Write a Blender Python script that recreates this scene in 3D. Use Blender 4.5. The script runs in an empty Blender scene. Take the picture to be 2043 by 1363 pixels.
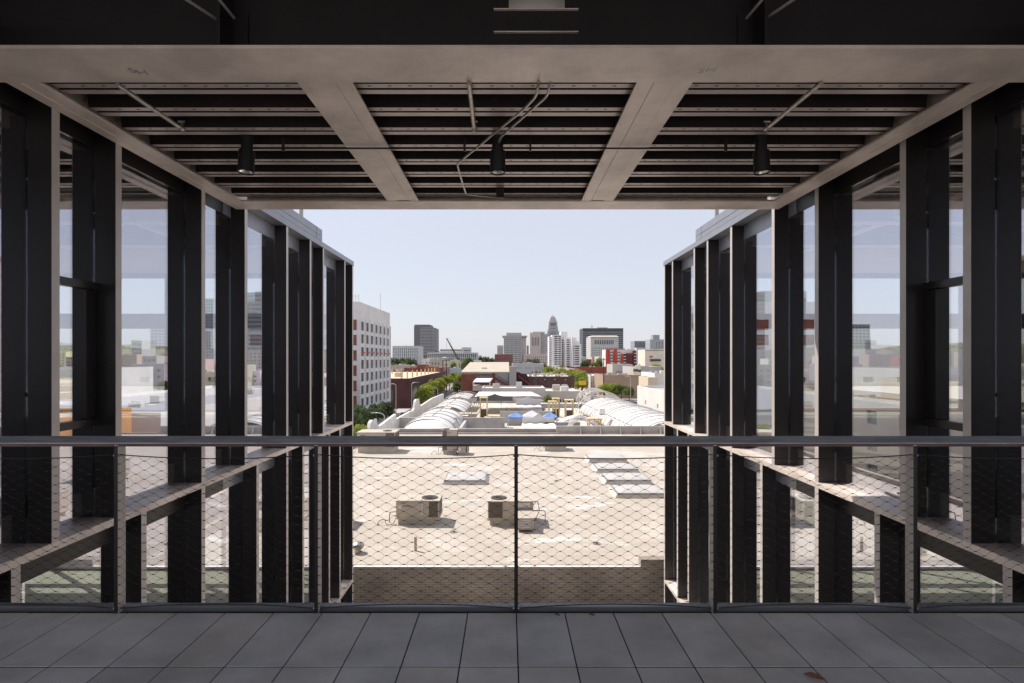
SKY_AIR, SKY_DUST, SKY_STR, SUN_E, EXPO = 1.0, 1.0, 0.12, 2.5, 1.18
SKY_MIX, SKY_COL = .88, (2.5, 2.56, 2.86)
import bpy, bmesh, math, random
from mathutils import Vector, Matrix
R = random.Random(7)
S = bpy.context.scene
COL = S.collection
F, VX, VY = 1100.0, 1012.0, 715.0
GZ = -14.0            # street level, camera at z = 0
RZ = -7.4             # neighbouring flat roof


def at(px, py, D):
    return Vector(((px - VX) * D / F, D, (VY - py) * D / F))


def X(px, D):
    return (px - VX) * D / F


def Z(py, D):
    return (VY - py) * D / F


# ------------------------------------------------------------------ materials
def mat(name, col, rough=0.6, metal=0.0, var=0.15, scale=3.0, bump=0.0, bscale=40.0, col2=None, spec=0.5,
        fac=(0.35, 0.65), detail=6.0, stretch=None):
    m = bpy.data.materials.new(name)
    m.use_nodes = True
    nt = m.node_tree
    N, L = nt.nodes, nt.links
    b = N['Principled BSDF']
    b.inputs['Roughness'].default_value = rough
    b.inputs['Metallic'].default_value = metal
    b.inputs['Specular IOR Level'].default_value = spec
    c = (*col, 1)
    if var or col2:
        tc = N.new('ShaderNodeTexCoord')
        mp = N.new('ShaderNodeMapping')
        L.new(tc.outputs['Object'], mp.inputs['Vector'])
        if stretch:
            mp.inputs['Scale'].default_value = stretch
        n = N.new('ShaderNodeTexNoise')
        n.inputs['Scale'].default_value = scale
        n.inputs['Detail'].default_value = detail
        n.inputs['Roughness'].default_value = 0.62
        L.new(mp.outputs['Vector'], n.inputs['Vector'])
        r = N.new('ShaderNodeValToRGB')
        r.color_ramp.elements[0].position = fac[0]
        r.color_ramp.elements[1].position = fac[1]
        if col2:
            a, d = col, col2
        else:
            a = tuple(x * (1 - var) for x in col)
            d = tuple(min(1, x * (1 + var)) for x in col)
        r.color_ramp.elements[0].color = (*a, 1)
        r.color_ramp.elements[1].color = (*d, 1)
        L.new(n.outputs['Fac'], r.inputs['Fac'])
        L.new(r.outputs['Color'], b.inputs['Base Color'])
        if bump:
            n2 = N.new('ShaderNodeTexNoise')
            n2.inputs['Scale'].default_value = bscale
            n2.inputs['Detail'].default_value = 4
            L.new(mp.outputs['Vector'], n2.inputs['Vector'])
            bp = N.new('ShaderNodeBump')
            bp.inputs['Strength'].default_value = bump
            bp.inputs['Distance'].default_value = 0.02
            L.new(n2.outputs['Fac'], bp.inputs['Height'])
            L.new(bp.outputs['Normal'], b.inputs['Normal'])
    else:
        b.inputs['Base Color'].default_value = c
    return m


def brick_mat(name, c1, c2, mortar, scale=1.0, rough=0.9, w=0.4, h=0.13, axis='XZ', dirt=0.35):
    m = bpy.data.materials.new(name)
    m.use_nodes = True
    N, L = m.node_tree.nodes, m.node_tree.links
    b = N['Principled BSDF']
    b.inputs['Roughness'].default_value = rough
    tc = N.new('ShaderNodeTexCoord')
    sp = N.new('ShaderNodeSeparateXYZ')
    cb = N.new('ShaderNodeCombineXYZ')
    L.new(tc.outputs['Object'], sp.inputs[0])
    ad = N.new('ShaderNodeMath')
    L.new(sp.outputs['X'], ad.inputs[0])
    L.new(sp.outputs['Y'], ad.inputs[1])
    L.new(ad.outputs[0], cb.inputs['X'])
    L.new(sp.outputs['Z'], cb.inputs['Y'])
    br = N.new('ShaderNodeTexBrick')
    br.inputs['Color1'].default_value = (*c1, 1)
    br.inputs['Color2'].default_value = (*c2, 1)
    br.inputs['Mortar'].default_value = (*mortar, 1)
    br.inputs['Scale'].default_value = scale
    br.inputs['Brick Width'].default_value = w
    br.inputs['Row Height'].default_value = h
    br.inputs['Mortar Size'].default_value = 0.016
    L.new(cb.outputs[0], br.inputs['Vector'])
    n = N.new('ShaderNodeTexNoise')
    n.inputs['Scale'].default_value = 0.7
    n.inputs['Detail'].default_value = 8
    L.new(tc.outputs['Object'], n.inputs['Vector'])
    r = N.new('ShaderNodeValToRGB')
    r.color_ramp.elements[0].position = .3
    r.color_ramp.elements[1].position = .7
    r.color_ramp.elements[0].color = (1 - dirt, 1 - dirt, 1 - dirt, 1)
    r.color_ramp.elements[1].color = (1.1, 1.1, 1.1, 1)
    L.new(n.outputs['Fac'], r.inputs['Fac'])
    mx = N.new('ShaderNodeMix')
    mx.data_type = 'RGBA'
    mx.blend_type = 'MULTIPLY'
    mx.inputs['Factor'].default_value = 1
    L.new(br.outputs['Color'], mx.inputs[6])
    L.new(r.outputs['Color'], mx.inputs[7])
    L.new(mx.outputs[2], b.inputs['Base Color'])
    bp = N.new('ShaderNodeBump')
    bp.inputs['Strength'].default_value = .5
    bp.inputs['Distance'].default_value = .01
    L.new(br.outputs['Fac'], bp.inputs['Height'])
    bp.invert = True
    L.new(bp.outputs['Normal'], b.inputs['Normal'])
    return m


def glass_mat(name, tint=(.955, .965, .945), refl=(.90, .90, 1.0), base=.42, rough=0.0):
    m = bpy.data.materials.new(name)
    m.use_nodes = True
    N, L = m.node_tree.nodes, m.node_tree.links
    for n in list(N):
        if n.type != 'OUTPUT_MATERIAL':
            N.remove(n)
    out = N['Material Output']
    t = N.new('ShaderNodeBsdfTransparent')
    t.inputs['Color'].default_value = (*tint, 1)
    g = N.new('ShaderNodeBsdfGlossy')
    g.inputs['Color'].default_value = (*refl, 1)
    g.inputs['Roughness'].default_value = rough
    tcg = N.new('ShaderNodeTexCoord')
    ng = N.new('ShaderNodeTexNoise')
    ng.inputs['Scale'].default_value = .9
    ng.inputs['Detail'].default_value = 1
    L.new(tcg.outputs['Object'], ng.inputs['Vector'])
    bg_ = N.new('ShaderNodeBump')
    bg_.inputs['Strength'].default_value = .07
    bg_.inputs['Distance'].default_value = .01
    L.new(ng.outputs['Fac'], bg_.inputs['Height'])
    L.new(bg_.outputs['Normal'], g.inputs['Normal'])
    fr0 = N.new('ShaderNodeLayerWeight')
    fr0.inputs['Blend'].default_value = .5
    fr = N.new('ShaderNodeMath')
    fr.operation = 'POWER'
    fr.inputs[1].default_value = 5
    L.new(fr0.outputs['Facing'], fr.inputs[0])
    mr = N.new('ShaderNodeMapRange')
    mr.inputs['From Min'].default_value = 0.0
    mr.inputs['From Max'].default_value = 1
    mr.inputs['To Min'].default_value = base
    mr.inputs['To Max'].default_value = 1
    L.new(fr.outputs[0], mr.inputs['Value'])
    mx = N.new('ShaderNodeMixShader')
    L.new(mr.outputs['Result'], mx.inputs['Fac'])
    L.new(t.outputs[0], mx.inputs[1])
    L.new(g.outputs[0], mx.inputs[2])
    L.new(mx.outputs[0], out.inputs['Surface'])
    return m


M = {}
M['steel'] = mat('painted_steel', (.42, .37, .34), .42, 0, .10, 2.2, .12, 160)
M['steel_beam'] = mat('painted_steel_beam', (.72, .61, .535), .33, .12, .20, 1.3, .35, 120)
M['edge'] = mat('fin_paint_lit', (.54, .485, .45), .38, .1, .06, 3.0)  # fin edges facing the void: their light is put into the colour
M['fin'] = mat('fin_paint_shaded', (.030, .024, .0225), .36, .1, .07, 3.0, .04, 60)  # fin faces towards the camera: their shade is put into the colour
M['deck'] = mat('deck_paint', (.50, .42, .375), .34, .1, .08, 4)
M['dark'] = mat('dark_paint_and_shade', (.011, .0065, .0075), .6, 0, .2, 3)
M['trough_shade'] = mat('deck_trough_shade', (.022, .013, .012), .9, 0, .3, 30)  # shade inside deck troughs and grooves, put into a near-black colour
M['black'] = mat('black_paint', (.012, .011, .011), .4, 0, .1, 3)
M['rail'] = mat('rail_sky_tone', (.34, .35, .38), .28, .35, .22, 5, .12, 12, stretch=(1, 6, 6))  # sky reflection on the handrail top put into a lighter blue-grey
M['rail_low'] = mat('rail_brown', (.10, .05, .042), .35, .2, .3, 4)  # same rail, reflected brown of its lower face put into the colour
M['railpost'] = mat('rail_post_paint', (.52, .46, .41), .42, .1, .08, 4)
M['cable'] = mat('cable', (.035, .03, .028), .45, .6, 0)
M['galv'] = mat('galvanised', (.42, .38, .34), .35, .8, .15, 12)
M['coping'] = mat('coping_metal', (.30, .305, .33), .35, .4, .06, 3)
M['glass'] = glass_mat('wing_glass')
M['glass2'] = glass_mat('end_glass', base=.03, tint=(.95, .98, .96))
M['wood'] = mat('wood_soffit', (.50, .31, .13), .5, 0, .25, 3, stretch=(1, 12, 1))
M['pale_floor'] = mat('interior_floor', (.64, .62, .50), .5, 0, .08, 1)
M['interior'] = mat('interior_dark', (.10, .10, .095), .7, 0, .15, 1)
M['gap'] = mat('joint_shadow', (.02, .018, .018), .9, 0, 0)
PV = [mat('paver_%s' % n, c, .55, 0, .17, 2.6, .3, 200) for n, c in
      (('grey', (.53, .505, .485)), ('mid_grey', (.44, .42, .405)), ('cool_grey', (.49, .48, .475)), ('warm_grey', (.51, .47, .445)))]
M['roof_cream'] = mat('roof_membrane', (.41, .352, .295), .9, 0, 0, .55, .3, 3, col2=(.51, .455, .40), fac=(.45, .80), detail=9)
def roof_layers(m):
    N, L = m.node_tree.nodes, m.node_tree.links
    b = N['Principled BSDF']
    src = b.inputs['Base Color'].links[0].from_socket
    tc = N.new('ShaderNodeTexCoord')
    for (sc, lo, hi, c, st) in ((.22, .54, .62, (.53, .48, .43), (1, .8, 1)), (.8, .55, .66, (.36, .31, .265), (.4, 1.6, 1)), (.45, .615, .65, (.66, .63, .60), (.6, 1.5, 1)), (2.2, .58, .66, (.53, .48, .425), (.4, 1.3, 1)), (5., .62, .70, (.33, .29, .26), (1, 1, 1))):
        mp = N.new('ShaderNodeMapping')
        mp.inputs['Scale'].default_value = st
        mp.inputs['Location'].default_value = (sc * 7, 3.1, 0)
        L.new(tc.outputs['Object'], mp.inputs['Vector'])
        n = N.new('ShaderNodeTexNoise')
        n.inputs['Scale'].default_value = sc
        n.inputs['Detail'].default_value = 9
        n.inputs['Roughness'].default_value = .68
        L.new(mp.outputs[0], n.inputs['Vector'])
        r = N.new('ShaderNodeMapRange')
        r.inputs['From Min'].default_value = lo
        r.inputs['From Max'].default_value = hi
        r.inputs['To Max'].default_value = .75
        L.new(n.outputs['Fac'], r.inputs['Value'])
        x = N.new('ShaderNodeMix')
        x.data_type = 'RGBA'
        L.new(r.outputs[0], x.inputs['Factor'])
        L.new(src, x.inputs[6])
        x.inputs[7].default_value = (*c, 1)
        src = x.outputs[2]
    L.new(src, b.inputs['Base Color'])


roof_layers(M['roof_cream'])
M['brickwall'] = brick_mat('painted_brick', (.44, .37, .31), (.385, .32, .27), (.29, .24, .20), dirt=.38, w=.27, h=.088)
M['white'] = mat('white_paint', (.78, .76, .74), .6, 0, .06, 2)
M['white_dirty'] = mat('weathered_white', (.66, .63, .60), .8, 0, .15, .8)
M['tarp'] = mat('white_tarp', (.62, .60, .585), .8, 0, .13, 1.1)
M['greywall'] = mat('grey_stucco', (.40, .385, .37), .9, 0, .15, .6)
M['hvac'] = mat('hvac_beige', (.48, .41, .34), .55, 0, .06, 2)
M['hvac_dark'] = mat('hvac_coil', (.07, .062, .05), .6, 0, .2, 20)
M['tan'] = mat('tan_roof', (.62, .50, .36), .9, 0, .12, .4)
M['ply'] = mat('raw_timber', (.62, .48, .28), .8, 0, .15, 2)
M['window'] = mat('window_glass', (.10, .115, .13), .12, 0, .35, .3, spec=.8)
M['windark'] = mat('window_dark', (.03, .032, .036), .15, 0, .3, .4, spec=.8)
M['asphalt'] = mat('asphalt', (.16, .15, .145), .9, 0, .18, .5, .2, 30)
M['ground'] = mat('city_ground', (.22, .20, .18), .95, 0, 0, .02, col2=(.34, .31, .28))
M['concrete'] = mat('concrete', (.42, .39, .36), .9, 0, .12, .7, .15, 20)
M['redbrick'] = brick_mat('red_brick', (.30, .085, .055), (.24, .07, .05), (.22, .13, .1))
M['brownbrick'] = brick_mat('brown_brick', (.15, .075, .065), (.12, .06, .052), (.12, .08, .07))
M['maroon'] = mat('maroon_wall', (.085, .03, .03), .8, 0, .2, .3)
M['orange'] = mat('orange_wall', (.55, .26, .09), .85, 0, .08, .4)
M['red'] = mat('red_panel', (.17, .02, .03), .7, 0, .1, .4)
M['brightred'] = mat('red_paint', (.50, .06, .045), .6, 0, .1, .4)
M['yellow'] = mat('yellow_sign', (.85, .50, .02), .5, 0, .03, 1)
M['blue'] = mat('blue_canvas', (.16, .27, .55), .7, 0, .1, 2)
M['lav'] = mat('pale_canvas', (.62, .58, .66), .7, 0, .06, 2)
M['trunk'] = mat('bark', (.13, .10, .075), .9, 0, .2, 6)
M['pole'] = mat('utility_pole', (.09, .065, .05), .9, 0, .2, 3)
M['lamp'] = mat('lamp_grey', (.5, .5, .5), .5, .3, 0)
M['lens'] = mat('lamp_reflector', (.85, .82, .74), .12, .9, 0)
M['leaf_dead'] = mat('dead_leaf', (.22, .08, .05), .8, 0, .3, 60)
M['hill'] = mat('hill_grass', (.06, .085, .04), .95, 0, 0, .06, col2=(.22, .20, .13), fac=(.42, .58), detail=9)
M['tyre'] = mat('tyre', (.02, .02, .02), .8, 0, 0)
WC = {}


def wallmat(c, sc=.25):
    k = tuple(round(x, 2) for x in c)
    if k not in WC:
        WC[k] = mat('wall_paint', c, .85, 0, .08, sc)
    return WC[k]


def leafmat(n, a, b):
    m = mat(n, a, .6, 0, 0, 1.6, col2=b, fac=(.4, .6))
    nt = m.node_tree
    p = nt.nodes['Principled BSDF']
    tr = nt.nodes.new('ShaderNodeBsdfTranslucent')
    tr.inputs['Color'].default_value = (*[min(1, x * 1.5) for x in b], 1)
    mx = nt.nodes.new('ShaderNodeMixShader')
    mx.inputs[0].default_value = .3
    nt.links.new(p.outputs[0], mx.inputs[1])
    nt.links.new(tr.outputs[0], mx.inputs[2])
    nt.links.new(mx.outputs[0], nt.nodes['Material Output'].inputs['Surface'])
    return m


M['leaf_bright'] = leafmat('leaves_bright', (.13, .17, .02), (.30, .33, .04))
M['leaf_mid'] = leafmat('leaves_mid', (.06, .09, .02), (.14, .17, .04))
M['leaf_dark'] = leafmat('leaves_dark', (.03, .055, .018), (.07, .10, .03))


# ------------------------------------------------------------------ mesh builder
class MB:
    def __init__(s):
        s.v, s.f, s.m, s.mats, s.cur = [], [], [], [], 0

    def use(s, m):
        if m not in s.mats:
            s.mats.append(m)
        s.cur = s.mats.index(m)
        return s

    def poly(s, pts):
        i = len(s.v)
        s.v += [tuple(p) for p in pts]
        s.f.append(tuple(range(i, i + len(pts))))
        s.m.append(s.cur)

    def hexa(s, p):       # 8 pts: bottom 4 ccw, top 4 ccw
        i = len(s.v)
        s.v += [tuple(q) for q in p]
        for f in ((3, 2, 1, 0), (4, 5, 6, 7), (0, 1, 5, 4), (1, 2, 6, 5), (2, 3, 7, 6), (3, 0, 4, 7)):
            s.f.append(tuple(i + k for k in f))
            s.m.append(s.cur)

    def box(s, x0, x1, y0, y1, z0, z1):
        if x0 > x1: x0, x1 = x1, x0
        if y0 > y1: y0, y1 = y1, y0
        if z0 > z1: z0, z1 = z1, z0
        s.hexa([(x0, y0, z0), (x1, y0, z0), (x1, y1, z0), (x0, y1, z0),
                (x0, y0, z1), (x1, y0, z1), (x1, y1, z1), (x0, y1, z1)])
        return s

    def tube(s, pts, r, n=8, cap=True, r2=None):
        pts = [Vector(p) for p in pts]
        rings = []
        up = None
        for k, p in enumerate(pts):
            a = pts[max(k - 1, 0)]
            b = pts[min(k + 1, len(pts) - 1)]
            d = (b - a).normalized()
            if up is None:
                up = Vector((0, 0, 1)) if abs(d.z) < .9 else Vector((1, 0, 0))
            u = d.cross(up).normalized()
            w = u.cross(d).normalized()
            up = w
            rr = r if r2 is None else r + (r2 - r) * k / (len(pts) - 1)
            i = len(s.v)
            for j in range(n):
                t = 2 * math.pi * j / n
                s.v.append(tuple(p + u * (rr * math.cos(t)) + w * (rr * math.sin(t))))
            rings.append(i)
        for a, b in zip(rings, rings[1:]):
            for j in range(n):
                s.f.append((a + j, a + (j + 1) % n, b + (j + 1) % n, b + j))
                s.m.append(s.cur)
        if cap:
            s.f.append(tuple(rings[0] + j for j in range(n))[::-1])
            s.m.append(s.cur)
            s.f.append(tuple(rings[-1] + j for j in range(n)))
            s.m.append(s.cur)
        return s

    def prism(s, prof, a, b, axis='x'):     # profile list of 2d pts extruded along an axis
        def P(u, v, t):
            return {'x': (t, u, v), 'y': (u, t, v), 'z': (u, v, t)}[axis]
        n = len(prof)
        i = len(s.v)
        s.v += [P(u, v, a) for u, v in prof] + [P(u, v, b) for u, v in prof]
        s.f.append(tuple(range(i, i + n)))
        s.f.append(tuple(range(i + 2 * n - 1, i + n - 1, -1)))
        s.m += [s.cur, s.cur]
        for k in range(n):
            s.f.append((i + k, i + (k + 1) % n, i + n + (k + 1) % n, i + n + k))
            s.m.append(s.cur)
        return s

    def build(s, name, m=None, parent=None, bevel=0, smooth=False, fix=True, origin=None):
        me = bpy.data.meshes.new(name)
        v = s.v
        if origin is not None:
            v = [(a - origin[0], b - origin[1], c - origin[2]) for a, b, c in v]
        me.from_pydata(v, [], s.f)
        if s.mats:
            for q in s.mats:
                me.materials.append(q)
            me.polygons.foreach_set('material_index', s.m)
        elif m:
            me.materials.append(m)
        if fix:
            bm = bmesh.new()
            bm.from_mesh(me)
            if smooth:
                bmesh.ops.remove_doubles(bm, verts=bm.verts, dist=.0004)
            bmesh.ops.recalc_face_normals(bm, faces=bm.faces)
            bm.to_mesh(me)
            bm.free()
        if smooth:
            me.polygons.foreach_set('use_smooth', [True] * len(me.polygons))
        me.update()
        o = bpy.data.objects.new(name, me)
        COL.objects.link(o)
        if origin is not None:
            o.location = origin
        if parent:
            o.parent = parent
            if parent.type == 'EMPTY' or True:
                # vertices are in world space: undo the parent's offset
                p = parent
                off = Vector((0, 0, 0))
                while p:
                    off += p.location
                    p = p.parent
                o.location = Vector(o.location) - off
        if bevel:
            b = o.modifiers.new('b', 'BEVEL')
            b.width = bevel
            b.segments = 2
            b.limit_method = 'ANGLE'
        return o


def tag(o, label=None, cat=None, group=None, kind=None):
    if label: o['label'] = label
    if cat: o['category'] = cat
    if group: o['group'] = group
    if kind: o['kind'] = kind
    return o


def thing(name, label, cat, loc=(0, 0, 0), group=None):
    o = bpy.data.objects.new(name, None)
    o.empty_display_size = .3
    o.location = loc
    COL.objects.link(o)
    return tag(o, label, cat, group)


def struct(name, mb, m=None, **k):
    return tag(mb.build(name, m, **k), kind='structure')


def copy_tree(o, parent=None):
    c = o.copy()
    COL.objects.link(c)
    c.parent = parent
    for ch in o.children:
        copy_tree(ch, c)
    return c


# ================================================================== NEAR BUILDING
# ---- terrace floor of pavers
pw, gap = .3048, .0035
m = MB()
x_ref = X(1030, 3.468)
rows = [(2.86, 3.468), (2.25, 2.86), (1.64, 2.25), (1.03, 1.64), (.4, 1.03), (-.2, .4)]
for r_, (ya, yb) in enumerate(rows):
    for k in range(-24, 25):
        m.use(PV[R.choice([0, 0, 1, 1, 2, 3])])
        x0 = x_ref + k * pw
        dz = R.uniform(-.0012, .0012)
        m.box(x0 + gap, x0 + pw - gap, ya + .0055, yb - .0055, -1.65, -1.6 + dz)
floor = struct('floor', m, bevel=.002)
m = MB()
m.box(-9, 9, -.2, 3.49, -2.3, -1.6045)
struct('floor_slab', m, M['gap'])
m = MB()
m.box(-9, 9, -1.5, 5.3, 3.461, 3.6)
struct('ceiling', m, M['dark'])
m = MB()
m.box(-30, 30, -45, -.21, -2.3, -1.602)
m.box(-30, -9.01, -.2, 3.1, -2.3, -1.602)
m.box(9.01, 30, -.2, 3.1, -2.3, -1.602)
struct('terrace', m, M['concrete'])

# ---- railing
rail = thing('cable_railing', 'dark steel railing with diamond cable mesh along the terrace edge', 'railing', (0, 3.5, -1.6))
m = MB()
m.prism([(3.463, -.531), (3.53, -.497), (3.538, -.505), (3.535, -.515), (3.463, -.537)], -5.2, 5.2, 'x')
hr = m.build('handrail', M['rail'], rail, bevel=.001)
m = MB()
m.prism([(3.467, -.5375), (3.534, -.5165), (3.534, -.545), (3.467, -.555)], -5.2, 5.2, 'x')
m.build('rail_underside', M['rail_low'], hr)
m = MB()
m.box(-5.2, 5.2, 3.505, 3.565, -1.95, -1.579)
m.build('base_curb', mat('curb_paint', (.17, .175, .185), .35, .4, .08, 5), rail, bevel=.003)
posts = [X(p, 3.5) for p in (-548, -154, 240, 635, 1029.5, 1422, 1817, 2210, 2604)]
for k, px_ in enumerate(posts):
    m = MB()
    m.box(px_ - .010, px_ + .010, 3.462, 3.535, -1.62, -.545)
    p = m.build('post', M['railpost'], rail)
    m = MB()
    m.box(px_ - .0115, px_ + .0115, 3.458, 3.4615, -1.62, -.55)
    m.build('front_shade', M['cable'], p)  # dark strip paints the shade on the post's near face
    for zz in (-.612, -1.573):
        m = MB()
        m.tube([(px_ - .02, 3.47, zz), (px_ + .02, 3.47, zz)], .008)
        m.build('cable_clamp', M['galv'], p)


def zt(u): return -.606 - .026 * 4 * u * (1 - u)
def zb(u): return -1.573 + .026 * 4 * u * (1 - u)


hw, hh = .1065 / 2, .061 / 2
for k in range(1, len(posts) - 2):
    a, b = posts[k] + .012, posts[k + 1] - .012
    for fn in (zt, zb):
        m = MB()
        m.tube([(a + (b - a) * t / 16, 3.47, fn(t / 16)) for t in range(17)], .0034, 6)
        m.build('border_cable', M['cable'], rail)
    m = MB()
    nc = int((b - a) / hw)
    hwx = (b - a) / nc
    nr = int(.97 / hh) + 2
    P = {}
    for i in range(nc + 1):
        u = i / nc
        top, bot = zt(u), zb(u)
        for j in range(nr + 1):
            if (i + j) % 2: continue
            t = j / nr
            z = top + (bot - top) * t
            P[i, j] = Vector((a + i * hwx + R.uniform(-.0012, .0012), 3.47 + R.uniform(-.001, .001), z + R.uniform(-.0012, .0012)))
    for (i, j), p in P.items():
        for q in ((i + 1, j + 1), (i - 1, j + 1)):
            if q in P:
                g = P[q]
                mid = (p + g) / 2
                sgn = 1 if q[0] > i else -1
                e1 = p.lerp(g, .25) + Vector((sgn * .003, 0, .0022))
                e2 = p.lerp(g, .75) + Vector((-sgn * .003, 0, -.0022))
                m.tube([p, e1, e2, g], .00095, 3, False)
        m.box(p.x - .0055, p.x + .0055, p.y - .0025, p.y + .0025, p.z - .0024, p.z + .0024)
    m.build('cable_mesh', M['cable'], rail, fix=False)

# ---- dead leaves
m = MB()
m.poly([(0, 0, 0), (.02, -.02, .006), (.06, -.03, .01), (.10, -.01, .004), (.065, .012, .014), (.025, .015, .01)])
lf = m.build('dead_leaf', M['leaf_dead'], origin=(0, 0, 0))
lf.location = (X(1603, 2.79), 2.79, -1.595)
lf.rotation_euler = (0, 0, -.6)
so = lf.modifiers.new('s', 'SOLIDIFY'); so.thickness = .002
tag(lf, 'curled reddish brown dead leaf lying on a grey paver at the lower right', 'leaf')
for kk, (px_, lab) in enumerate(((1105, 'tiny brown leaf scrap at the railing curb, just right of the centre post'),
                                 (1173, 'tiny brown leaf scrap at the railing curb, farther right of the centre post'))):
    l2 = lf.copy(); COL.objects.link(l2); l2.scale = (.45, .45, .6)
    l2.location = (X(px_, 3.47), 3.44, -1.595); l2['label'] = lab

# ---- canopy
CZ = 2.58
can = thing('steel_canopy', 'grey brown steel canopy frame with ribbed metal deck over the void', 'canopy', (0, 7, CZ))


def ibeam_x(x0, x1, ya, yb, z0, z1, name, m_=M['steel_beam'], holes=None):
    m = MB()
    m.use(m_)
    m.box(x0, x1, ya, yb, z0, z0 + .03)
    m.use(M['dark'] if holes else m_)  # front beam: shade on web and top flange painted as a dark colour
    m.box(x0, x1, ya, yb, z1 - .03, z1)
    yc = (ya + yb) / 2
    if holes:
        a, b, c, d = holes
        m.box(x0, a, yc - .01, yc + .01, z0 + .03, z1 - .03)
        m.box(b, x1, yc - .01, yc + .01, z0 + .03, z1 - .03)
        m.box(a, b, yc - .01, yc + .01, z0 + .03, c)
        m.box(a, b, yc - .01, yc + .01, d, z1 - .03)
    else:
        m.box(x0, x1, yc - .01, yc + .01, z0 + .03, z1 - .03)
    return m.build(name, None, can, bevel=.003)


nb = ibeam_x(-8.5, 8.5, 4.59, 5.16, CZ, 3.46, 'front_beam', holes=(X(1015, 4.87), X(1127, 4.87), 3.075, 3.33))
for xx in (-2.42, 2.17):
    m = MB()
    m.box(xx - .14, xx + .14, 4.845, 4.857, 2.72, 3.02)
    m.box(xx - .012, xx + .012, 4.62, 4.845, 2.62, 3.3)
    m.build('gusset_plate', M['dark'], nb)
m = MB()
m.box(X(985, 4.8), X(1155, 4.8), 4.83, 4.857, 2.86, 2.868)
m.build('stiffener', M['steel_beam'], nb)
m = MB()
m.box(X(985, 4.8), X(1155, 4.8), 4.83, 4.857, 3.06, 3.068)
m.build('stiffener', M['steel_beam'], nb)
for (a, b) in (((431, 38), (358, -10)), ((467, 36), (430, -10)), ((1490, 36), (1530, -12)), ((1532, 34), (1600, -12))):
    m = MB()
    m.tube([at(*a, 4.7), at(*b, 4.3)], .012, 6)
    m.build('brace_rod', M['steel'], nb)
ibeam_x(-4.39, 4.39, 9.07, 9.56, CZ, 2.92, 'end_beam')
for s_ in (-1, 1):
    m = MB()
    m.box(s_ * 4.392, s_ * 4.70, 5.163, 9.56, CZ + .003, CZ + .03)
    m.box(s_ * 4.53, s_ * 4.57, 5.163, 9.56, CZ + .03, 2.9)
    m.box(s_ * 4.40, s_ * 4.68, 5.163, 9.56, 2.9, 2.93)
    m.box(s_ * 4.555, s_ * 4.563, 5.17, 9.5, CZ - .004, CZ + .003)
    m.build('edge_beam', M['steel_beam'], can, bevel=.003)
for (xa, xb) in ((-1.97, -1.455), (1.217, 1.74)):
    m = MB()
    w = xb - xa
    m.box(xa, xa + w * .30, 5.163, 9.067, CZ + .006, CZ + .03)
    m.box(xa + w * .305, xb - w * .305, 5.163, 9.0, CZ + .002, CZ + .03)
    m.box(xb - w * .30, xb, 5.163, 9.067, CZ + .006, CZ + .03)
    m.box((xa + xb) / 2 - .012, (xa + xb) / 2 + .012, 5.163, 9.067, CZ + .03, 2.66)
    for yy in [5.3 + .4 * i for i in range(10)]:
        for xx in (xa + .03, xb - .03):
            m.box(xx - .008, xx + .008, yy - .006, yy + .006, CZ, CZ + .007)
    m.build('cross_beam', M['steel_beam'], can, bevel=.002)
# ribbed deck
m = MB()
m.use(M['deck'])
ZD, per = 2.665, .506
y0 = ZD * F / (VY - 167.5)
k = 0
prof = []
ys = y0 - per
while ys < 9.3:
    prof += [(ys, 0), (ys + .080, 0), (ys + .086, .04), (ys + .114, .04), (ys + .120, 0), (ys + .205, 0), (ys + .245, .19), (ys + per - .04, .19)]
    ys += per
prof = [p for p in prof if 5.0 < p[0] < 9.33]
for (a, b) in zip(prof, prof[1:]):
    m.use(M['trough_shade'] if max(a[1], b[1]) > .03 else M['deck'])
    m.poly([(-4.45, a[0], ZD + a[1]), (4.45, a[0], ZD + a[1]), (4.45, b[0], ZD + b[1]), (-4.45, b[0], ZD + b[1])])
m.use(M['gap'])
ys = y0
while ys < 9.1:
    for i in range(-22, 23):
        xx = i * .2 + .05
        if -4.35 < xx < 4.35:
            m.box(xx - .017, xx + .017, ys + .034, ys + .046, ZD - .002, ZD + .004)
    ys += per
m.build('ribbed_deck', None, can)
m = MB()
m.box(-4.6, 4.6, 5.05, 9.45, 2.935, 3.0)
m.build('deck_topping', M['concrete'], can)
# raised weld marks
for px_, py_, rot, ch_ in ((264, 141, .04, 'S'), (284, 145, .10, 'H'), (1399, 142, .0, 'S'), (1418, 140, .0, 'H')):
    cu = bpy.data.curves.new('weld_mark', 'FONT')
    cu.body = ch_
    cu.size = .11
    cu.extrude = .0015
    cu.align_x = 'CENTER'
    cu.align_y = 'CENTER'
    t_ = bpy.data.objects.new('weld_mark', cu)
    COL.objects.link(t_)
    bpy.context.view_layer.update()
    me = bpy.data.meshes.new_from_object(t_.evaluated_get(bpy.context.evaluated_depsgraph_get()))
    bpy.data.objects.remove(t_)
    me.materials.append(mat('weld_paint', (.50, .45, .42), .35, 0, 0) if px_ > 1000 else mat('weld_paint_dark', (.26, .23, .21), .35, 0, 0))
    o = bpy.data.objects.new('weld_mark', me)
    COL.objects.link(o)
    D_ = CZ * F / (VY - py_)
    o.location = Vector((X(px_, D_), D_, CZ - .001)) - can.location
    o.rotation_euler = (math.pi, 0, rot)
    o.scale = (1.25, 1, 1)
    # text must read from below, baseline away from the viewer
    o.parent = can


def ceil(px, py, z=2.56):
    D = z * F / (VY - py)
    return Vector((X(px, D), D, z))


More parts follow.
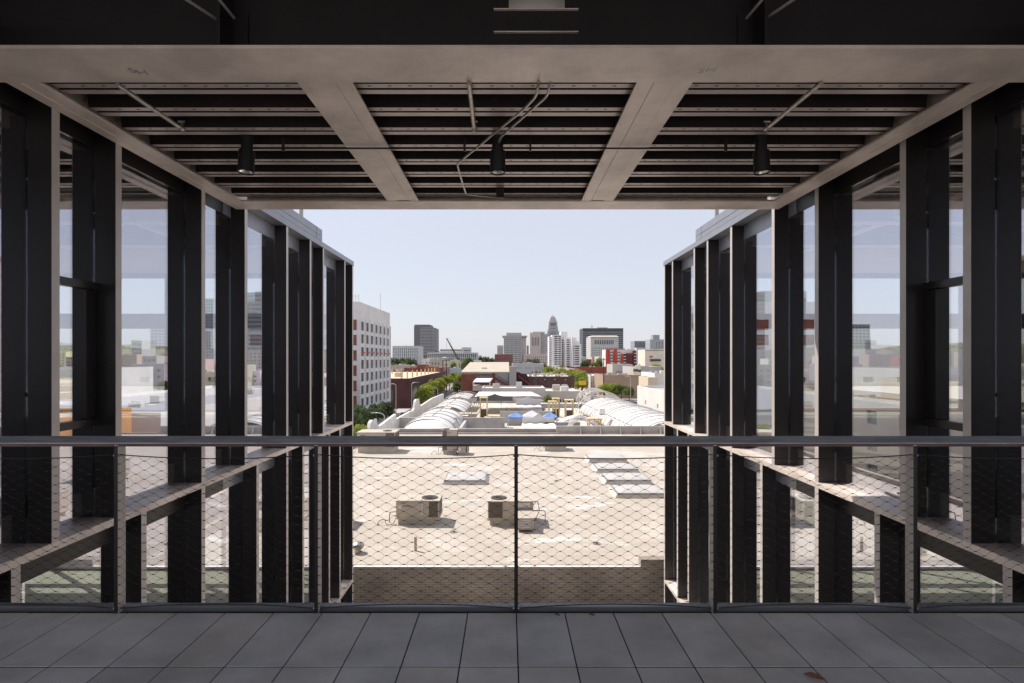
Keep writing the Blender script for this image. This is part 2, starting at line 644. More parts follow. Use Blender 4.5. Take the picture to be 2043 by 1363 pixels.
# ---- pipes, conduit and lights hung from the canopy
for (a, b, lab) in (((237, 171), (362, 256), 'straight sprinkler pipe under the left canopy bay'),
                    ((936, 168), (946, 256), 'short straight sprinkler pipe under the middle canopy bay'),
                    ((1636, 168), (1530, 256), 'straight sprinkler pipe under the right canopy bay')):
    t = thing('sprinkler_pipe', lab, 'pipe', ceil(*a), 'sprinkler pipes under the canopy')
    p, q = ceil(*a), ceil(*b)
    p = p + (p - q) * .02
    m = MB()
    m.tube([p, q], .022, 12)
    m.tube([q - Vector((0, .03, 0)), q + Vector((0, .02, 0))], .029, 12)
    m.build('pipe', M['galv'], t, smooth=False)
    m = MB()
    m.tube([q, q + Vector((0, .01, .07))], .012, 8)
    m.tube([q + Vector((-.035, 0, .075)), q + Vector((.035, 0, .075))], .012, 8)
    m.tube([q, q - Vector((0, 0, .04))], .014, 8)
    m.build('sprinkler_head', M['galv'], t)


def rnd(pts, r=.05, n=5):
    pts = [Vector(p) for p in pts]
    out = [pts[0]]
    for a, b, c in zip(pts, pts[1:], pts[2:]):
        d1 = (a - b); d2 = (c - b)
        rr = min(r, d1.length / 2, d2.length / 2)
        p0 = b + d1.normalized() * rr
        p2 = b + d2.normalized() * rr
        for i in range(n + 1):
            t = i / n
            out.append(p0 * (1 - t) ** 2 + b * 2 * t * (1 - t) + p2 * t * t)
    out.append(pts[-1])
    return out


t = thing('electrical_conduit', 'long bent conduit ending in a small dark junction box near the far canopy beam', 'conduit', ceil(1075, 168), 'bent conduits under the canopy')
m = MB()
m.tube(rnd([ceil(1075, 163), ceil(1070, 192), ceil(1045, 218), ceil(912, 327), ceil(918, 350), ceil(930, 388), ceil(992, 394)], .09), .0135, 8)
m.build('pipe', M['galv'], t, smooth=True)
m = MB()
c_ = ceil(998, 390)
m.box(c_.x - .06, c_.x + .06, c_.y - .05, c_.y + .05, c_.z - .045, c_.z + .09)
m.build('junction_box', M['dark'], t, bevel=.006)
t = thing('electrical_conduit', 'shorter bent conduit leading to the middle spotlight', 'conduit', ceil(1097, 168), 'bent conduits under the canopy')
m = MB()
m.tube(rnd([ceil(1097, 163, 2.58), ceil(1093, 190, 2.58), ceil(1065, 215, 2.58), ceil(998, 274, 2.58), ceil(993, 293, 2.56)], .08), .0135, 8)
m.build('pipe', M['galv'], t, smooth=True)
t = thing('cross_conduit', 'thin straight dark conduit running across the canopy between the outer spotlights', 'conduit', ceil(1000, 296, 2.555))
m = MB()
m.tube([ceil(492, 296, 2.555), ceil(1518, 296, 2.555)], .011, 8)
m.build('pipe', M['dark'], t)
for px_ in (565, 927, 1058, 1448):
    m = MB()
    c_ = ceil(px_, 296, 2.555)
    m.box(c_.x - .012, c_.x + .012, c_.y - .02, c_.y + .02, c_.z - .035, c_.z + .12)
    m.build('hanger', M['dark'], t)


def spot(px, lab, tilt):
    c = ceil(px, 290, 2.56)
    t = thing('spotlight', lab, 'spotlight', c, 'black cylinder spotlights under the canopy')
    m = MB()
    m.tube([(0, 0, .10), (0, 0, -.09)], .068, 24)
    m.build('mount', M['black'], smooth=False).parent = t
    m = MB()
    ring = [(.075, -.07), (.093, -.075), (.093, -.335), (.086, -.335), (.080, -.30)]
    n = 32
    for (r0, z0), (r1, z1) in zip(ring, ring[1:]):
        for j in range(n):
            a, b = 2 * math.pi * j / n, 2 * math.pi * (j + 1) / n
            m.poly([(r0 * math.cos(a), r0 * math.sin(a), z0), (r0 * math.cos(b), r0 * math.sin(b), z0), (r1 * math.cos(b), r1 * math.sin(b), z1), (r1 * math.cos(a), r1 * math.sin(a), z1)])
    m.poly([(.075 * math.cos(2 * math.pi * j / n), .075 * math.sin(2 * math.pi * j / n), -.07) for j in range(n)])
    h = m.build('housing', M['black'], fix=True)
    h.parent = t
    h.rotation_euler = (tilt[0], tilt[1], 0)
    m = MB()
    for q in range(3):
        r0, r1 = (.082, .055, .028)[q], (.055, .028, .001)[q]
        z0, z1 = (-.318, -.30, -.27)[q], (-.30, -.27, -.25)[q]
        for j in range(16):
            a, b = 2 * math.pi * j / 16, 2 * math.pi * (j + 1) / 16
            m.poly([(r0 * math.cos(a), r0 * math.sin(a), z0), (r0 * math.cos(b), r0 * math.sin(b), z0), (r1 * math.cos(b), r1 * math.sin(b), z1), (r1 * math.cos(a), r1 * math.sin(a), z1)])
    l = m.build('lens', M['lens'])
    l.parent = h
    return t


spot(493, 'black cylinder spotlight under the left canopy bay', (-.05, .02))
spot(993, 'black cylinder spotlight under the middle canopy bay', (0, 0))
spot(1518, 'black cylinder spotlight under the right canopy bay', (-.02, -.03))

# ---- glazed wings
U = .465
base = 5.69
up_idx = [-4.2, -2, 0, 2, 6, 9, 13, 16, 18, 22, 23.75]
lo_idx = [-3.5, -1, 3, 6, 10, 13, 15, 19, 21, 23.75]
lo2_idx = [-3, 0, 2, 5, 9, 12, 15, 18, 21, 23.75]
WIN_END = 16.82


def wing(s, XI, label):
    w = thing('glazed_wing', label, 'building wing', (s * XI, 10, -1.9))
    GX = XI + .262

    def bx(m, xa, xb, *r):
        m.box(s * xa, s * xb, *r)
    for (zl, zh, idx) in ((-1.911, 2.82, up_idx), (-6.722, -2.0, lo_idx), (-11.5, -6.81, lo2_idx)):
        ysn = [base + i * U for i in idx]
        for y in ysn:
            m = MB()
            bx(m, XI + .004, XI + .25, y + .002, y + .098, zl, zh)
            f = m.build('fin', M['fin'], w)
            m = MB()
            bx(m, XI, XI + .0038, y, y + .10, zl, zh)
            m.build('lit_edge', M['edge'], f)
            m = MB()
            bx(m, XI + .2505, GX - .001, y + .02, y + .08, zl + .002, zh - .002)
            bx(m, GX + .013, GX + .27, y + .01, y + .09, zl + .002, zh - .31)
            m.build('mullion', M['fin'], f)
        for a, b in zip(ysn, ysn[1:]):
            m = MB()
            bx(m, GX, GX + .012, a + .082, b + .018, zl + .002, zh - .3)
            m.build('glass_pane', M['glass'], w)
        m = MB()
        bx(m, GX - .01, GX + .12, ysn[0], 9.6, zh - .298, zh - .004)
        m.build('head_panel', M['fin'], w)
        m = MB()
        bx(m, GX - .01, GX + .12, 9.61, WIN_END - .02, zh - .298, zh - .004)
        m.build('head_panel', M['coping'], w)
        # sill
        if zl > -11:
            m = MB()
            bx(m, XI - .002, GX + .12, 3.2, WIN_END, zl - .089, zl - .001)
            m.build('sill', M['steel_beam'], w, bevel=.003)
    # operable sash in the second bay, upper floor
    a, b = base + .10, base + 2 * U
    m = MB()
    for zz in (.86, -.76):
        bx(m, GX - .05, GX + .06, a, b, zz - .045, zz + .045)
    bx(m, GX - .03, GX + .05, b - .16, b - .004, -.71, .81)
    m.build('sash_frame', M['fin'], w, bevel=.004)
    # slabs, roof and coping
    XO = 19
    for zf in (-1.62, -6.43, -11.2):
        m = MB()
        bx(m, GX + .16, XO, 3.4, WIN_END - .01, zf - .28, zf)
        m.build('floor_slab', M['pale_floor'], w)
        m = MB()
        bx(m, GX + .16, XO, 3.4, 12.8, zf - .34, zf - .283)
        m.build('soffit', M['interior'], w)
    m = MB()
    bx(m, GX + .16, XO, 3.4, WIN_END - .05, 2.62, 2.80)
    m.build('ceiling', M['interior'], w)
    m = MB()
    bx(m, GX + .18, XO - .1, 12.6, WIN_END - .2, 2.56, 2.615)
    m.build('wood_soffit', M['wood'], w)
    m = MB()
    for yy in (5.6, 7.6, 9.6, 11.6):
        bx(m, GX + .18, XO - .2, yy, yy + .25, 2.38, 2.615)
    for xx in (GX + 1.6, GX + 4.6, GX + 8):
        bx(m, xx, xx + .22, 4, 12.5, 2.42, 2.61)
    m.build('ceiling_beam', M['steel_beam'], w)
    m = MB()
    bx(m, GX + .02, XO + .2, 3.2, WIN_END, 2.824, 2.95)
    bx(m, XO, XO + .2, 3.2, WIN_END, -14, 2.82)
    m.build('roof_slab', M['interior'], w)
    m = MB()
    bx(m, XI - .12, GX + .015, 3.2, 9.6, 2.824, 2.95)
    m.build('roof_edge', M['interior'], w)
    m = MB()
    bx(m, XI - .015, GX + .2, 9.62, WIN_END + .03, 2.822, 2.953)
    m.build('coping', M['coping'], w, bevel=.004)
    m = MB()
    bx(m, XI - .013, XI + .3, 9.62, 13.97, 2.957, 3.07)
    bx(m, XI - .013, XI + .3, 9.62, 13.97, 3.082, 3.25)
    bx(m, XI - .004, XI + .29, 9.62, 13.93, 3.06, 3.09)
    fa = m.build('parapet_fascia', M['coping'], w, bevel=.004)
    m = MB()
    m.use(M['gap'])
    bx(m, XI - .015, XI - .012, 13.55, 13.56, 2.957, 3.25)
    m.build('seam', None, fa)
    m = MB()
    xp = XI + .12
    m.tube([(s * xp, 12.9, 3.25), (s * xp, 12.9, 4.6)], .045, 10)
    m.build('roof_post', M['galv'], w)
    # dark rear partition inside the wing
    m = MB()
    bx(m, GX + .16, XO, 3.28, 3.38, -14, 2.6)
    m.build('rear_wall', M['interior'], w)
    # end wall windows
    for off in (0, -4.81, -9.62):
        m = MB()
        zb_, zt_ = -1.615 + off, 2.43 + off
        n = 8
        wdt = (XO - GX - .3) / n
        for i in range(n + 1):
            xx = GX + .16 + i * wdt
            bx(m, xx, xx + .09, WIN_END - .14, WIN_END - .02, zb_, zt_)
        bx(m, GX + .16, XO, WIN_END - .13, WIN_END - .01, zt_, 2.61 + off if off == 0 else zt_ + .35)
        bx(m, GX + .16, XO, WIN_END - .13, WIN_END - .03, .90 + off, 1.35 + off)
        bx(m, GX + .16, XO, WIN_END - .13, WIN_END - .03, zb_, zb_ + .06)
        e = m.build('end_frame', M['fin'], w)
        m = MB()
        bx(m, GX + .2, XO, WIN_END - .08, WIN_END - .07, zb_, zt_)
        m.build('end_glass', M['glass2'], w)
    return w


wing(-1, 4.70, 'left glazed building wing with dark vertical fins beside the void')
wing(1, 4.785, 'right glazed building wing with dark vertical fins beside the void')


m = MB(); m.box(-4.6, 4.65, 3.6, 18.2, -9.4, -9.0)
struct('bounce_slab', m, mat('bounce_slab_pale', (.62, .58, .53), .9, 0, .08, .6))  # unseen pale slab added in the void to bounce sunlight upward

m = MB(); m.box(X(1005, 5.25), X(1135, 5.25), 5.2, 5.23, 3.02, 3.455)  # added pale plate, gives the bright patch in the beam's web slot
m.build('slot_light_plate', mat('slot_light_white', (.85, .80, .74), .6, 0, .05, 3), can)

# ================================================================== NEIGHBOURING FLAT ROOF
def rp(px, py, z=RZ):
    D = -z * F / (py - VY)
    return Vector((X(px, D), D, z))


m = MB()
m.box(-900, 900, -120, 3500, GZ - 1, GZ)
struct('ground', m, M['ground'])
YR0, YR1, XR0, XR1 = 19.5, 54.0, -12.9, 30.0
nb_ = thing('flat_roof_building', 'low building with broad cream flat roof and painted brick wall facing the terrace', 'building', (5, 36, GZ))
m = MB(); m.box(XR0, XR1, YR0 + .25, YR1, RZ - .4, RZ)
m.build('roof', M['roof_cream'], nb_)
m = MB()
m.box(XR0, XR1, YR0, YR0 + .25, GZ, RZ + .015)
m.box(4.72, XR1, YR0 - .004, YR0 + .35, RZ - .01, RZ + .28)
m.box(XR0, XR0 + .3, YR0 + .25, YR1, GZ, RZ + .25)
m.box(XR1 - .3, XR1, YR0 + .25, YR1, GZ, RZ + .3)
m.box(XR0 + .3, XR1 - .3, YR1 - .3, YR1, GZ, RZ + .12)
m.build('wall', M['brickwall'], nb_)
m = MB()
m.box(XR0, 4.72, YR0 - .015, YR0 + .12, RZ + .017, RZ + .03)
m.box(-2.0, -.1, YR0 - .02, YR0 - .002, RZ - .02, RZ + .014)
m.build('edge_flashing', M['white_dirty'], nb_)
# roof membrane laps and patches as thin sheets
m = MB()
for i in range(9):
    yy = YR0 + 1.5 + i * 3.6 + R.uniform(-.3, .3)
    m.box(XR0 + .4, XR1 - .4, yy, yy + .05, RZ + .001, RZ + .006)
for (px, py, w, d) in () and ((700, 1075, 1.6, .8), (970, 1085, 2.4, 1.1), (865, 1080, 1.5, .7), (905, 1097, 1.0, .5), (1120, 1090, 1.2, .9), (1000, 960, 1.6, 2.0), (820, 935, 1.6, 2.0)):
    c = rp(px, py)
    n = 14
    ph = R.uniform(0, 6)
    pts = [(c.x + w / 2 * math.cos(2 * math.pi * j / n) * R.uniform(.6, 1.15), c.y + d * math.sin(2 * math.pi * j / n) * R.uniform(.6, 1.15)) for j in range(n)]
    m.prism(pts, RZ + .001, RZ + .007, 'z')
m.build('membrane_lap', mat('roof_patch', (.60, .54, .47), .85, 0, .08, 2), nb_)


def hvac(name, label, x0, x1, y0, y1, h, mirror=False, hood=False, curb=.28, fan=True):
    z0 = RZ + curb
    t = thing(name, label, 'rooftop unit', ((x0 + x1) / 2, (y0 + y1) / 2, RZ), 'air conditioning units on the flat roof')
    w = x1 - x0
    m = MB()
    m.use(M['hvac'])
    cx0, cx1 = (x0 + .02, x0 + w * .34) if mirror else (x1 - w * .25, x1 - .03)
    m.box(x0, x1, y0, y1, z0 + .06, z0 + h - .04)
    m.box(x0 - .025, x1 + .025, y0 - .025, y1 + .025, z0 + h - .04, z0 + h)
    m.box(x0 - .03, x1 + .03, y0 - .03, y1 + .03, z0, z0 + .06)
    # panel seams as raised ribs
    for q in (.36, .64):
        xx = x0 + w * (q if not mirror else q)
        m.box(xx - .012, xx + .012, y0 - .008, y0, z0 + .06, z0 + h - .04)
    c = m.build('cabinet', None, t, bevel=.008)
    m = MB()
    m.box(cx0 + .03, cx1 - .03, y0 - .012, y0 - .002, z0 + .07, z0 + h - .05)
    for k in range(14):
        zz = z0 + .09 + k * (h - .16) / 14
        m.box(cx0 + .03, cx1 - .03, y0 - .02, y0 - .0125, zz, zz + .02)
    m.build('coil_panel', M['coil'], t)
    m = MB()
    m.box(x1 + .001, x1 + .01, y0 + .1, y1 - .1, z0 + .12, z0 + h - .10)
    m.build('side_coil', M['hvac_dark'], t)
    if fan:
        fx = x0 + w * .24 if mirror else x1 - w * .25
        fy = (y0 + y1) / 2 - .1
        rr = min(.36, (y1 - y0) * .36)
        m = MB()
        m.tube([(fx, fy, z0 + h + .001), (fx, fy, z0 + h + .02)], rr, 28)
        m.use(M['hvac_dark'])
        f = m.build('fan_opening', M['black'], t)
        m = MB()
        for k in range(3):
            a = k * 2.09 + .4
            m.hexa([(fx + math.cos(a) * .03, fy + math.sin(a) * .03, z0 + h + .022), (fx + math.cos(a - .35) * rr * .9, fy + math.sin(a - .35) * rr * .9, z0 + h + .022),
                    (fx + math.cos(a + .25) * rr * .9, fy + math.sin(a + .25) * rr * .9, z0 + h + .035), (fx + math.cos(a + 1.2) * .05, fy + math.sin(a + 1.2) * .05, z0 + h + .03)] * 1 +
                   [(fx + math.cos(a) * .03, fy + math.sin(a) * .03, z0 + h + .026), (fx + math.cos(a - .35) * rr * .9, fy + math.sin(a - .35) * rr * .9, z0 + h + .026),
                    (fx + math.cos(a + .25) * rr * .9, fy + math.sin(a + .25) * rr * .9, z0 + h + .039), (fx + math.cos(a + 1.2) * .05, fy + math.sin(a + 1.2) * .05, z0 + h + .034)])
        m.build('fan_blade', M['hvac_dark'], f)
        m = MB()
        for rad in (rr, rr * .75, rr * .5, rr * .25):
            m.tube([(fx + rad * math.cos(j * math.pi / 12), fy + rad * math.sin(j * math.pi / 12), z0 + h + .03) for j in range(25)], .006, 4, False)
        for k in range(4):
            a = k * math.pi / 4
            m.tube([(fx + rr * math.cos(a), fy + rr * math.sin(a), z0 + h + .03), (fx - rr * math.cos(a), fy - rr * math.sin(a), z0 + h + .05)], .005, 4)
        m.build('fan_guard', M['hvac_dark'], f)
    m = MB()
    m.box(x0 + .08, x1 - .08, y0 + .06, y1 - .06, RZ, z0)
    m.box(x0 + .04, x1 - .04, y0 + .02, y1 - .02, z0 - .06, z0 - .001)
    m.build('curb', mat('curb_cream', (.55, .49, .42), .8, 0, .1, 2) if 'curbm' not in M else M['curbm'], t)
    if not hood:
        m = MB()
        m.use(M['white_dirty'])
        for q in range(5):
            zz = z0 + .14 + q * .15
            m.box(x0 + w * .585, x0 + w * .62, y0 - .012, y0 - .009, zz, zz + .10)
        m.box(x0 + .06, x0 + .22, y0 - .006, y0 - .001, z0 + h - .38, z0 + h - .18)
        m.use(M['windark'])
        for q in range(6):
            m.box(x0 + .32 + q * .055, x0 + .36 + q * .055, y0 - .005, y0 - .001, z0 + h - .27, z0 + h - .22)
        m.build('label_plate', None, t)
    m = MB()
    if hood:
        m.tube(rnd([(x1, y0 + .3, z0 + .3), (x1 + .35, y0 + .3, z0 + .3), (x1 + .55, y0 + .3, z0 + .28), (x1 + .55, y0 + .3, RZ + .05)], .05), .018, 6)
        m.tube(rnd([(x1, y0 + .5, z0 + .45), (x1 + .2, y0 + .4, z0 + .75), (x1 + .3, y0 + .3, z0 + .3), (x1 + .1, y0 + .2, RZ + .2)], .1), .014, 6)
    else:
        m.tube(rnd([(x0, y0 + .2, z0 + .25), (x0 - .3, y0 + .1, z0 + .25), (x0 - .3, y0, RZ + .1)], .05), .018, 6)
        m.tube(rnd([(x0, y0 + .2, z0 + .1), (x0 - .1, y0 - .1, RZ + .05), (x0 - .4, y0 - .2, RZ + .05), (x0 - .5, y0, RZ + .28), (x0 - .75, y0 - .1, RZ + .2), (x0 - .8, y0 - .1, RZ)], .12), .016, 6)
    m.build('pipe', M['hvac_dark'], t, smooth=True)
    return t


M['coil'] = mat('coil_fins', (.15, .125, .10), .6, 0, .2, 20)
M['curbm'] = mat('curb_cream', (.55, .49, .42), .8, 0, .1, 2)
hvac('air_conditioner', 'beige rooftop unit with fan at its right end, nearest left of the centre post', -4.94, -3.03, 24.5, 25.7, .80)
u2 = hvac('air_conditioner', 'beige rooftop unit with intake hood, right behind the centre post of the railing', -.86, 1.15, 24.4, 25.7, .80, mirror=True, hood=True)
m = MB()
x0, x1, y0, z0 = .42, 1.14, 23.35, RZ + .05
m.prism([(24.39, RZ + .10), (23.45, RZ + .10), (23.45, RZ + .60), (24.39, RZ + .72)], .42, 1.14, 'x')
m.build('intake_hood', M['hvac'], u2, bevel=.01)
m = MB()
for q in range(4):
    m.box(.56, 1.0, 23.42, 23.448, RZ + .2 + q * .09, RZ + .25 + q * .09)
m.build('intake_louvre', M['white_dirty'], u2)
m = MB()
m.box(.46, 1.02, 24.37, 24.395, RZ + .80, RZ + 1.0)
m.build('service_opening', M['white_dirty'], u2)
hvac('air_conditioner', 'grey beige rooftop unit seen between the left wing fins', -9.3, -7.3, 24.2, 25.4, .95, curb=.35)
hvac('air_conditioner', 'beige rooftop unit near the left edge of the roof just below the handrail', -13 + 1.2, -8.8, 43.2, 45.0, 1.2, curb=.4)
hvac('air_conditioner', 'tall beige condenser standing behind the handrail left of centre', X(882, 42.5), X(912, 42.5), 42.5, 43.3, 1.65, curb=.25, mirror=True)
hvac('air_conditioner', 'small low beige unit with side duct just right of the tall condenser', X(914, 42.4), X(934, 42.4), 42.2, 43.3, .55, curb=.15, fan=False)
hvac('air_conditioner', 'low beige unit on a pale curb right of the centre post below the handrail', X(1085, 44), X(1131, 44), 44, 45.6, .55, curb=.35)
hvac('air_conditioner', 'beige rooftop unit behind the fins of the right wing', 10.6, 12.8, 24.5, 25.8, .95, curb=.3, mirror=True)
hvac('air_conditioner', 'beige rooftop unit farther back behind the fins of the right wing', 13.5, 15.8, 33, 34.2, .95, curb=.3)


def skylight(lab, x0, x1, y0, y1, h=.16):
    t = thing('skylight', lab, 'skylight', ((x0 + x1) / 2, (y0 + y1) / 2, RZ), 'white skylights on the flat roof')
    m = MB()
    m.hexa([(x0 - .18, y0 - .1, RZ), (x1 + .18, y0 - .1, RZ), (x1 + .18, y1 + .1, RZ), (x0 - .18, y1 + .1, RZ),
            (x0, y0, RZ + .2), (x1, y0, RZ + .2), (x1, y1, RZ + .2), (x0, y1, RZ + .2)])
    m.build('curb', M['curbm'], t)
    m = MB()
    m.box(x0 - .03, x1 + .03, y0 - .03, y1 + .03, RZ + .2, RZ + .26)
    m.build('frame', M['coping'], t, bevel=.01)
    # domed acrylic
    m = MB()
    nx, ny = 10, 10
    g = {}
    for i in range(nx + 1):
        for j in range(ny + 1):
            u, v = i / nx * 2 - 1, j / ny * 2 - 1
            g[i, j] = (x0 + .05 + (x1 - x0 - .1) * i / nx, y0 + .05 + (y1 - y0 - .1) * j / ny, RZ + .262 + h * .6 * ((1 - u ** 4) * (1 - v ** 4)) ** .6)
    for i in range(nx):
        for j in range(ny):
            m.poly([g[i, j], g[i + 1, j], g[i + 1, j + 1], g[i, j + 1]])
    m.build('dome', mat('acrylic', (.74, .74, .76), .18, 0, .05, 1) if 'acr' not in M else M['acr'], t, smooth=True)


M['acr'] = mat('acrylic', (.50, .46, .43), .35, 0, .05, 1)
skylight('large white skylight alone in the left half of the flat roof', X(886, 32.2), X(968, 32.2), 32.3, 34.6)
for k, (D, o) in enumerate(((29.2, 'nearest'), (32.4, 'second nearest'), (35.6, 'third nearest'), (39.0, 'farthest'))):
    skylight(o + ' of the four white skylights at the right of the flat roof', 5.85, 8.45, D, D + 1.9)
m = MB(); c = rp(829, 1099)
m.tube([c, c + Vector((0, 0, .55))], .055, 12)
tag(m.build('vent_pipe', M['hvac'], origin=c), 'short grey vent pipe standing in front of the left rooftop unit', 'pipe')
for (px, py, lab) in ((714, 1103, 'small round dome vent at the near left of the flat roof'), (1716, 1103, 'small round dome vent behind the right wing fins')):
    c = rp(px, py)
    t = thing('roof_vent', lab, 'vent', c)
    m = MB(); m.tube([(0, 0, 0), (0, 0, .18)], .13, 16)
    m.build('collar', M['galv']).parent = t
    m = MB()
    pts = [(.20, .18), (.24, .26), (.20, .36), (.10, .42), (.001, .43)]
    for (r0, a0), (r1, a1) in zip(pts, pts[1:]):
        for j in range(20):
            a, b = j * math.pi / 10, (j + 1) * math.pi / 10
            m.poly([(r0 * math.cos(a), r0 * math.sin(a), a0), (r0 * math.cos(b), r0 * math.sin(b), a0), (r1 * math.cos(b), r1 * math.sin(b), a1), (r1 * math.cos(a), r1 * math.sin(a), a1)])
    m.build('cap', M['galv'], smooth=False).parent = t

# ================================================================== MARKET ROOFS BEYOND
MZ = -9.0
mk = thing('market_hall', 'low sprawling roofs of pale stucco behind the cream flat roof, divided by grey parapets', 'building', (3, 80, GZ))
m = MB(); m.box(-12.6, 24, 54.3, 112, GZ, MZ)
m.build('roof', mat('market_roof', (.42, .36, .30), .9, 0, 0, .35, col2=(.66, .60, .50)), mk)
# boundary wall with curved gables along the street
m = MB()
prof = [(46, -12), (46, RZ + .2)]
prof = [(50.0, GZ + .02), (50.0, -7.0)]


def gable(yc, zbase, w, h):
    return [(yc - w, zbase), (yc - w * .62, zbase + h * .25), (yc - w * .42, zbase + h * .8), (yc - w * .12, zbase + h), (yc + w * .2, zbase + h * .82), (yc + w * .45, zbase + h * .7), (yc + w * .5, zbase + h * .95), (yc + w * .62, zbase + h * .4), (yc + w, zbase + h * .1)]


prof += gable(53.2, -7.0, 2.6, 1.1) + [(64, -6.45), (64.2, -7.1), (74, -7.1)] + gable(79, -7.3, 3.6, 1.5) + [(95, -6.9), (112, -7.2), (112, GZ + .02)]
m.prism(prof, -13.2, -12.9, 'x')
gw = m.build('boundary_wall', M['white_dirty'])
tag(gw, 'white stucco wall with curved mission gables between the market and the street', 'wall')
m = MB()
m.use(M['greywall'])
for (x0, x1, y, h) in ((-12.9, -6.0, 66, 1.9), (-5.2, -.3, 64, 2.1), (4.5, 14, 100, .75), (-1.0, 6.0, 74, 1.9), (-9, 5, 111, .9), (4.2, 8.2, 62, 1.8)):
    m.box(x0, x1, y, y + .3, MZ, MZ + h)
for (x, y0, y1, h) in ((-5, 57, 64, 1.8), (-.3, 60.5, 64, 1.5), (5.8, 74, 92, 1.0)):
    m.box(x, x + .3, y0, y1, MZ, MZ + h)
m.build('parapet', None, mk)
m = MB()
m.box(-12.5, 24, 54.35, 54.7, MZ, RZ + .45)
m.box(4.8, 24, 54.02, 54.34, RZ + .1, RZ + .75)
for k in range(7):
    xx = 9.2 - 2.1 + k * 1.95
    m.hexa([(xx, 53.6, RZ), (xx + .12, 53.6, RZ), (xx + .12, 54.0, RZ), (xx, 54.0, RZ), (xx, 53.95, RZ + .7), (xx + .12, 53.95, RZ + .7), (xx + .12, 54.0, RZ + .7), (xx, 54.0, RZ + .7)])
m.build('front_parapet', M['concrete'], mk)


def gablewall(label, x0, x1, y, z0, z1, peak, mat_, sag=0, sheet=None, name='gable_roof', th=.25):
    """upright wall with a low pointed crest, sloping white sheet roof on its near side"""
    t = thing(name, label, 'shed roof', ((x0 + x1) / 2, y, MZ), 'white sheet roofs of the market')
    m = MB()
    w = x1 - x0
    top = [(x0, z1), (x0 + w * .28, z1 + .02), (x0 + w * .40, z1 + peak * .45), (x0 + w * .5, z1 + peak), (x0 + w * .60, z1 + peak * .45), (x0 + w * .72, z1 + .02), (x1, z1)]
    bot = [(x0 + w * k / 8, z0 - sag * (1 - (k / 4 - 1) ** 2)) for k in range(9)]
    m.prism([(a, b) for a, b in bot] + top[::-1], y, y + th, 'y')
    m.build('wall', mat_, t)
    if sheet:
        (xa, xb, ya, yb, za, zb_) = sheet
        m = MB()
        n = 16
        pts = {}
        for i in range(n + 1):
            for j in range(9):
                u, v = i / n, j / 8
                xx = (xa + (xb - xa) * u) * (1 - v) + (x0 + w * u) * v
                zz = za + (zb_ - za) * v + .10 * math.sin(u * 19) * math.sin(v * 5) * .5 - .25 * math.sin(math.pi * v) * .5
                pts[i, j] = (xx, ya + (yb - ya) * v, zz)
        for i in range(n):
            for j in range(8):
                m.poly([pts[i, j], pts[i + 1, j], pts[i + 1, j + 1], pts[i, j + 1]])
        o = m.build('sheet', M['tarp'], t, smooth=True)
        q = o.modifiers.new('s', 'SOLIDIFY'); q.thickness = .05
    return t


lw = wallmat((.60, .57, .54))
gablewall('white sheet roof with blunt gable nearest the cream roof, right of centre', X(1042, 62), X(1106, 62), 62, Z(850, 62), Z(834, 62), .55, lw,
          sheet=(X(1032, 55.5), X(1133, 55.5), 55.2, 62, Z(866, 55.5), Z(845, 62)))
gablewall('middle white sheet roof with sagging pale gable, behind the blue tents', X(1029, 80), X(1079, 80), 80, Z(807, 80), Z(797, 80), .45, wallmat((.50, .48, .47)), sag=.45,
          sheet=(X(1024, 77), X(1083, 77), 77, 80, Z(813, 77), Z(808, 80)))
gablewall('dark grey gabled parapet with broad white sheet roof behind the tan deck', X(951, 86), X(1023, 86), 86, Z(800, 86), Z(791, 86), .38, wallmat((.12, .115, .115)))
m = MB()
pts = {}
for i in range(21):
    for j in range(7):
        u, v = i / 20, j / 6
        pts[i, j] = ((X(947, 87) * (1 - v) + X(955, 100) * v) + u * ((X(1083, 87) - X(947, 87)) * (1 - v) + (X(1062, 100) - X(955, 100)) * v), 86.3 + v * 15, Z(792, 87) + (Z(783, 100) - Z(792, 87)) * v + .16 * abs(math.sin(u * 6.3)) * (1 - v))
for i in range(20):
    for j in range(6):
        m.poly([pts[i, j], pts[i + 1, j], pts[i + 1, j + 1], pts[i, j + 1]])
o = m.build('white_canopy', M['tarp'], smooth=True)
q = o.modifiers.new('s', 'SOLIDIFY'); q.thickness = .05
tag(o, 'broad bright white sheet canopy in front of the long brick building', 'canopy')

# mid dark wall strips and tan decks
tdeck = M['tan']
for (a, b, ya, yb, z, lab) in ((X(963, 76), X(1025, 76), 76, 85.8, MZ + .35, 'tan deck strip below the dark gabled parapet'),
                               (X(965, 57), X(1035, 57), 56, 61, MZ + .3, 'pale tan deck sheet behind the roof edge left of the white sheet roof')):
    m = MB(); m.box(a, b, ya, yb, MZ + .001, z)
    tag(m.build('roof_deck', tdeck, origin=((a + b) / 2, ya, MZ)), lab, 'roof deck')


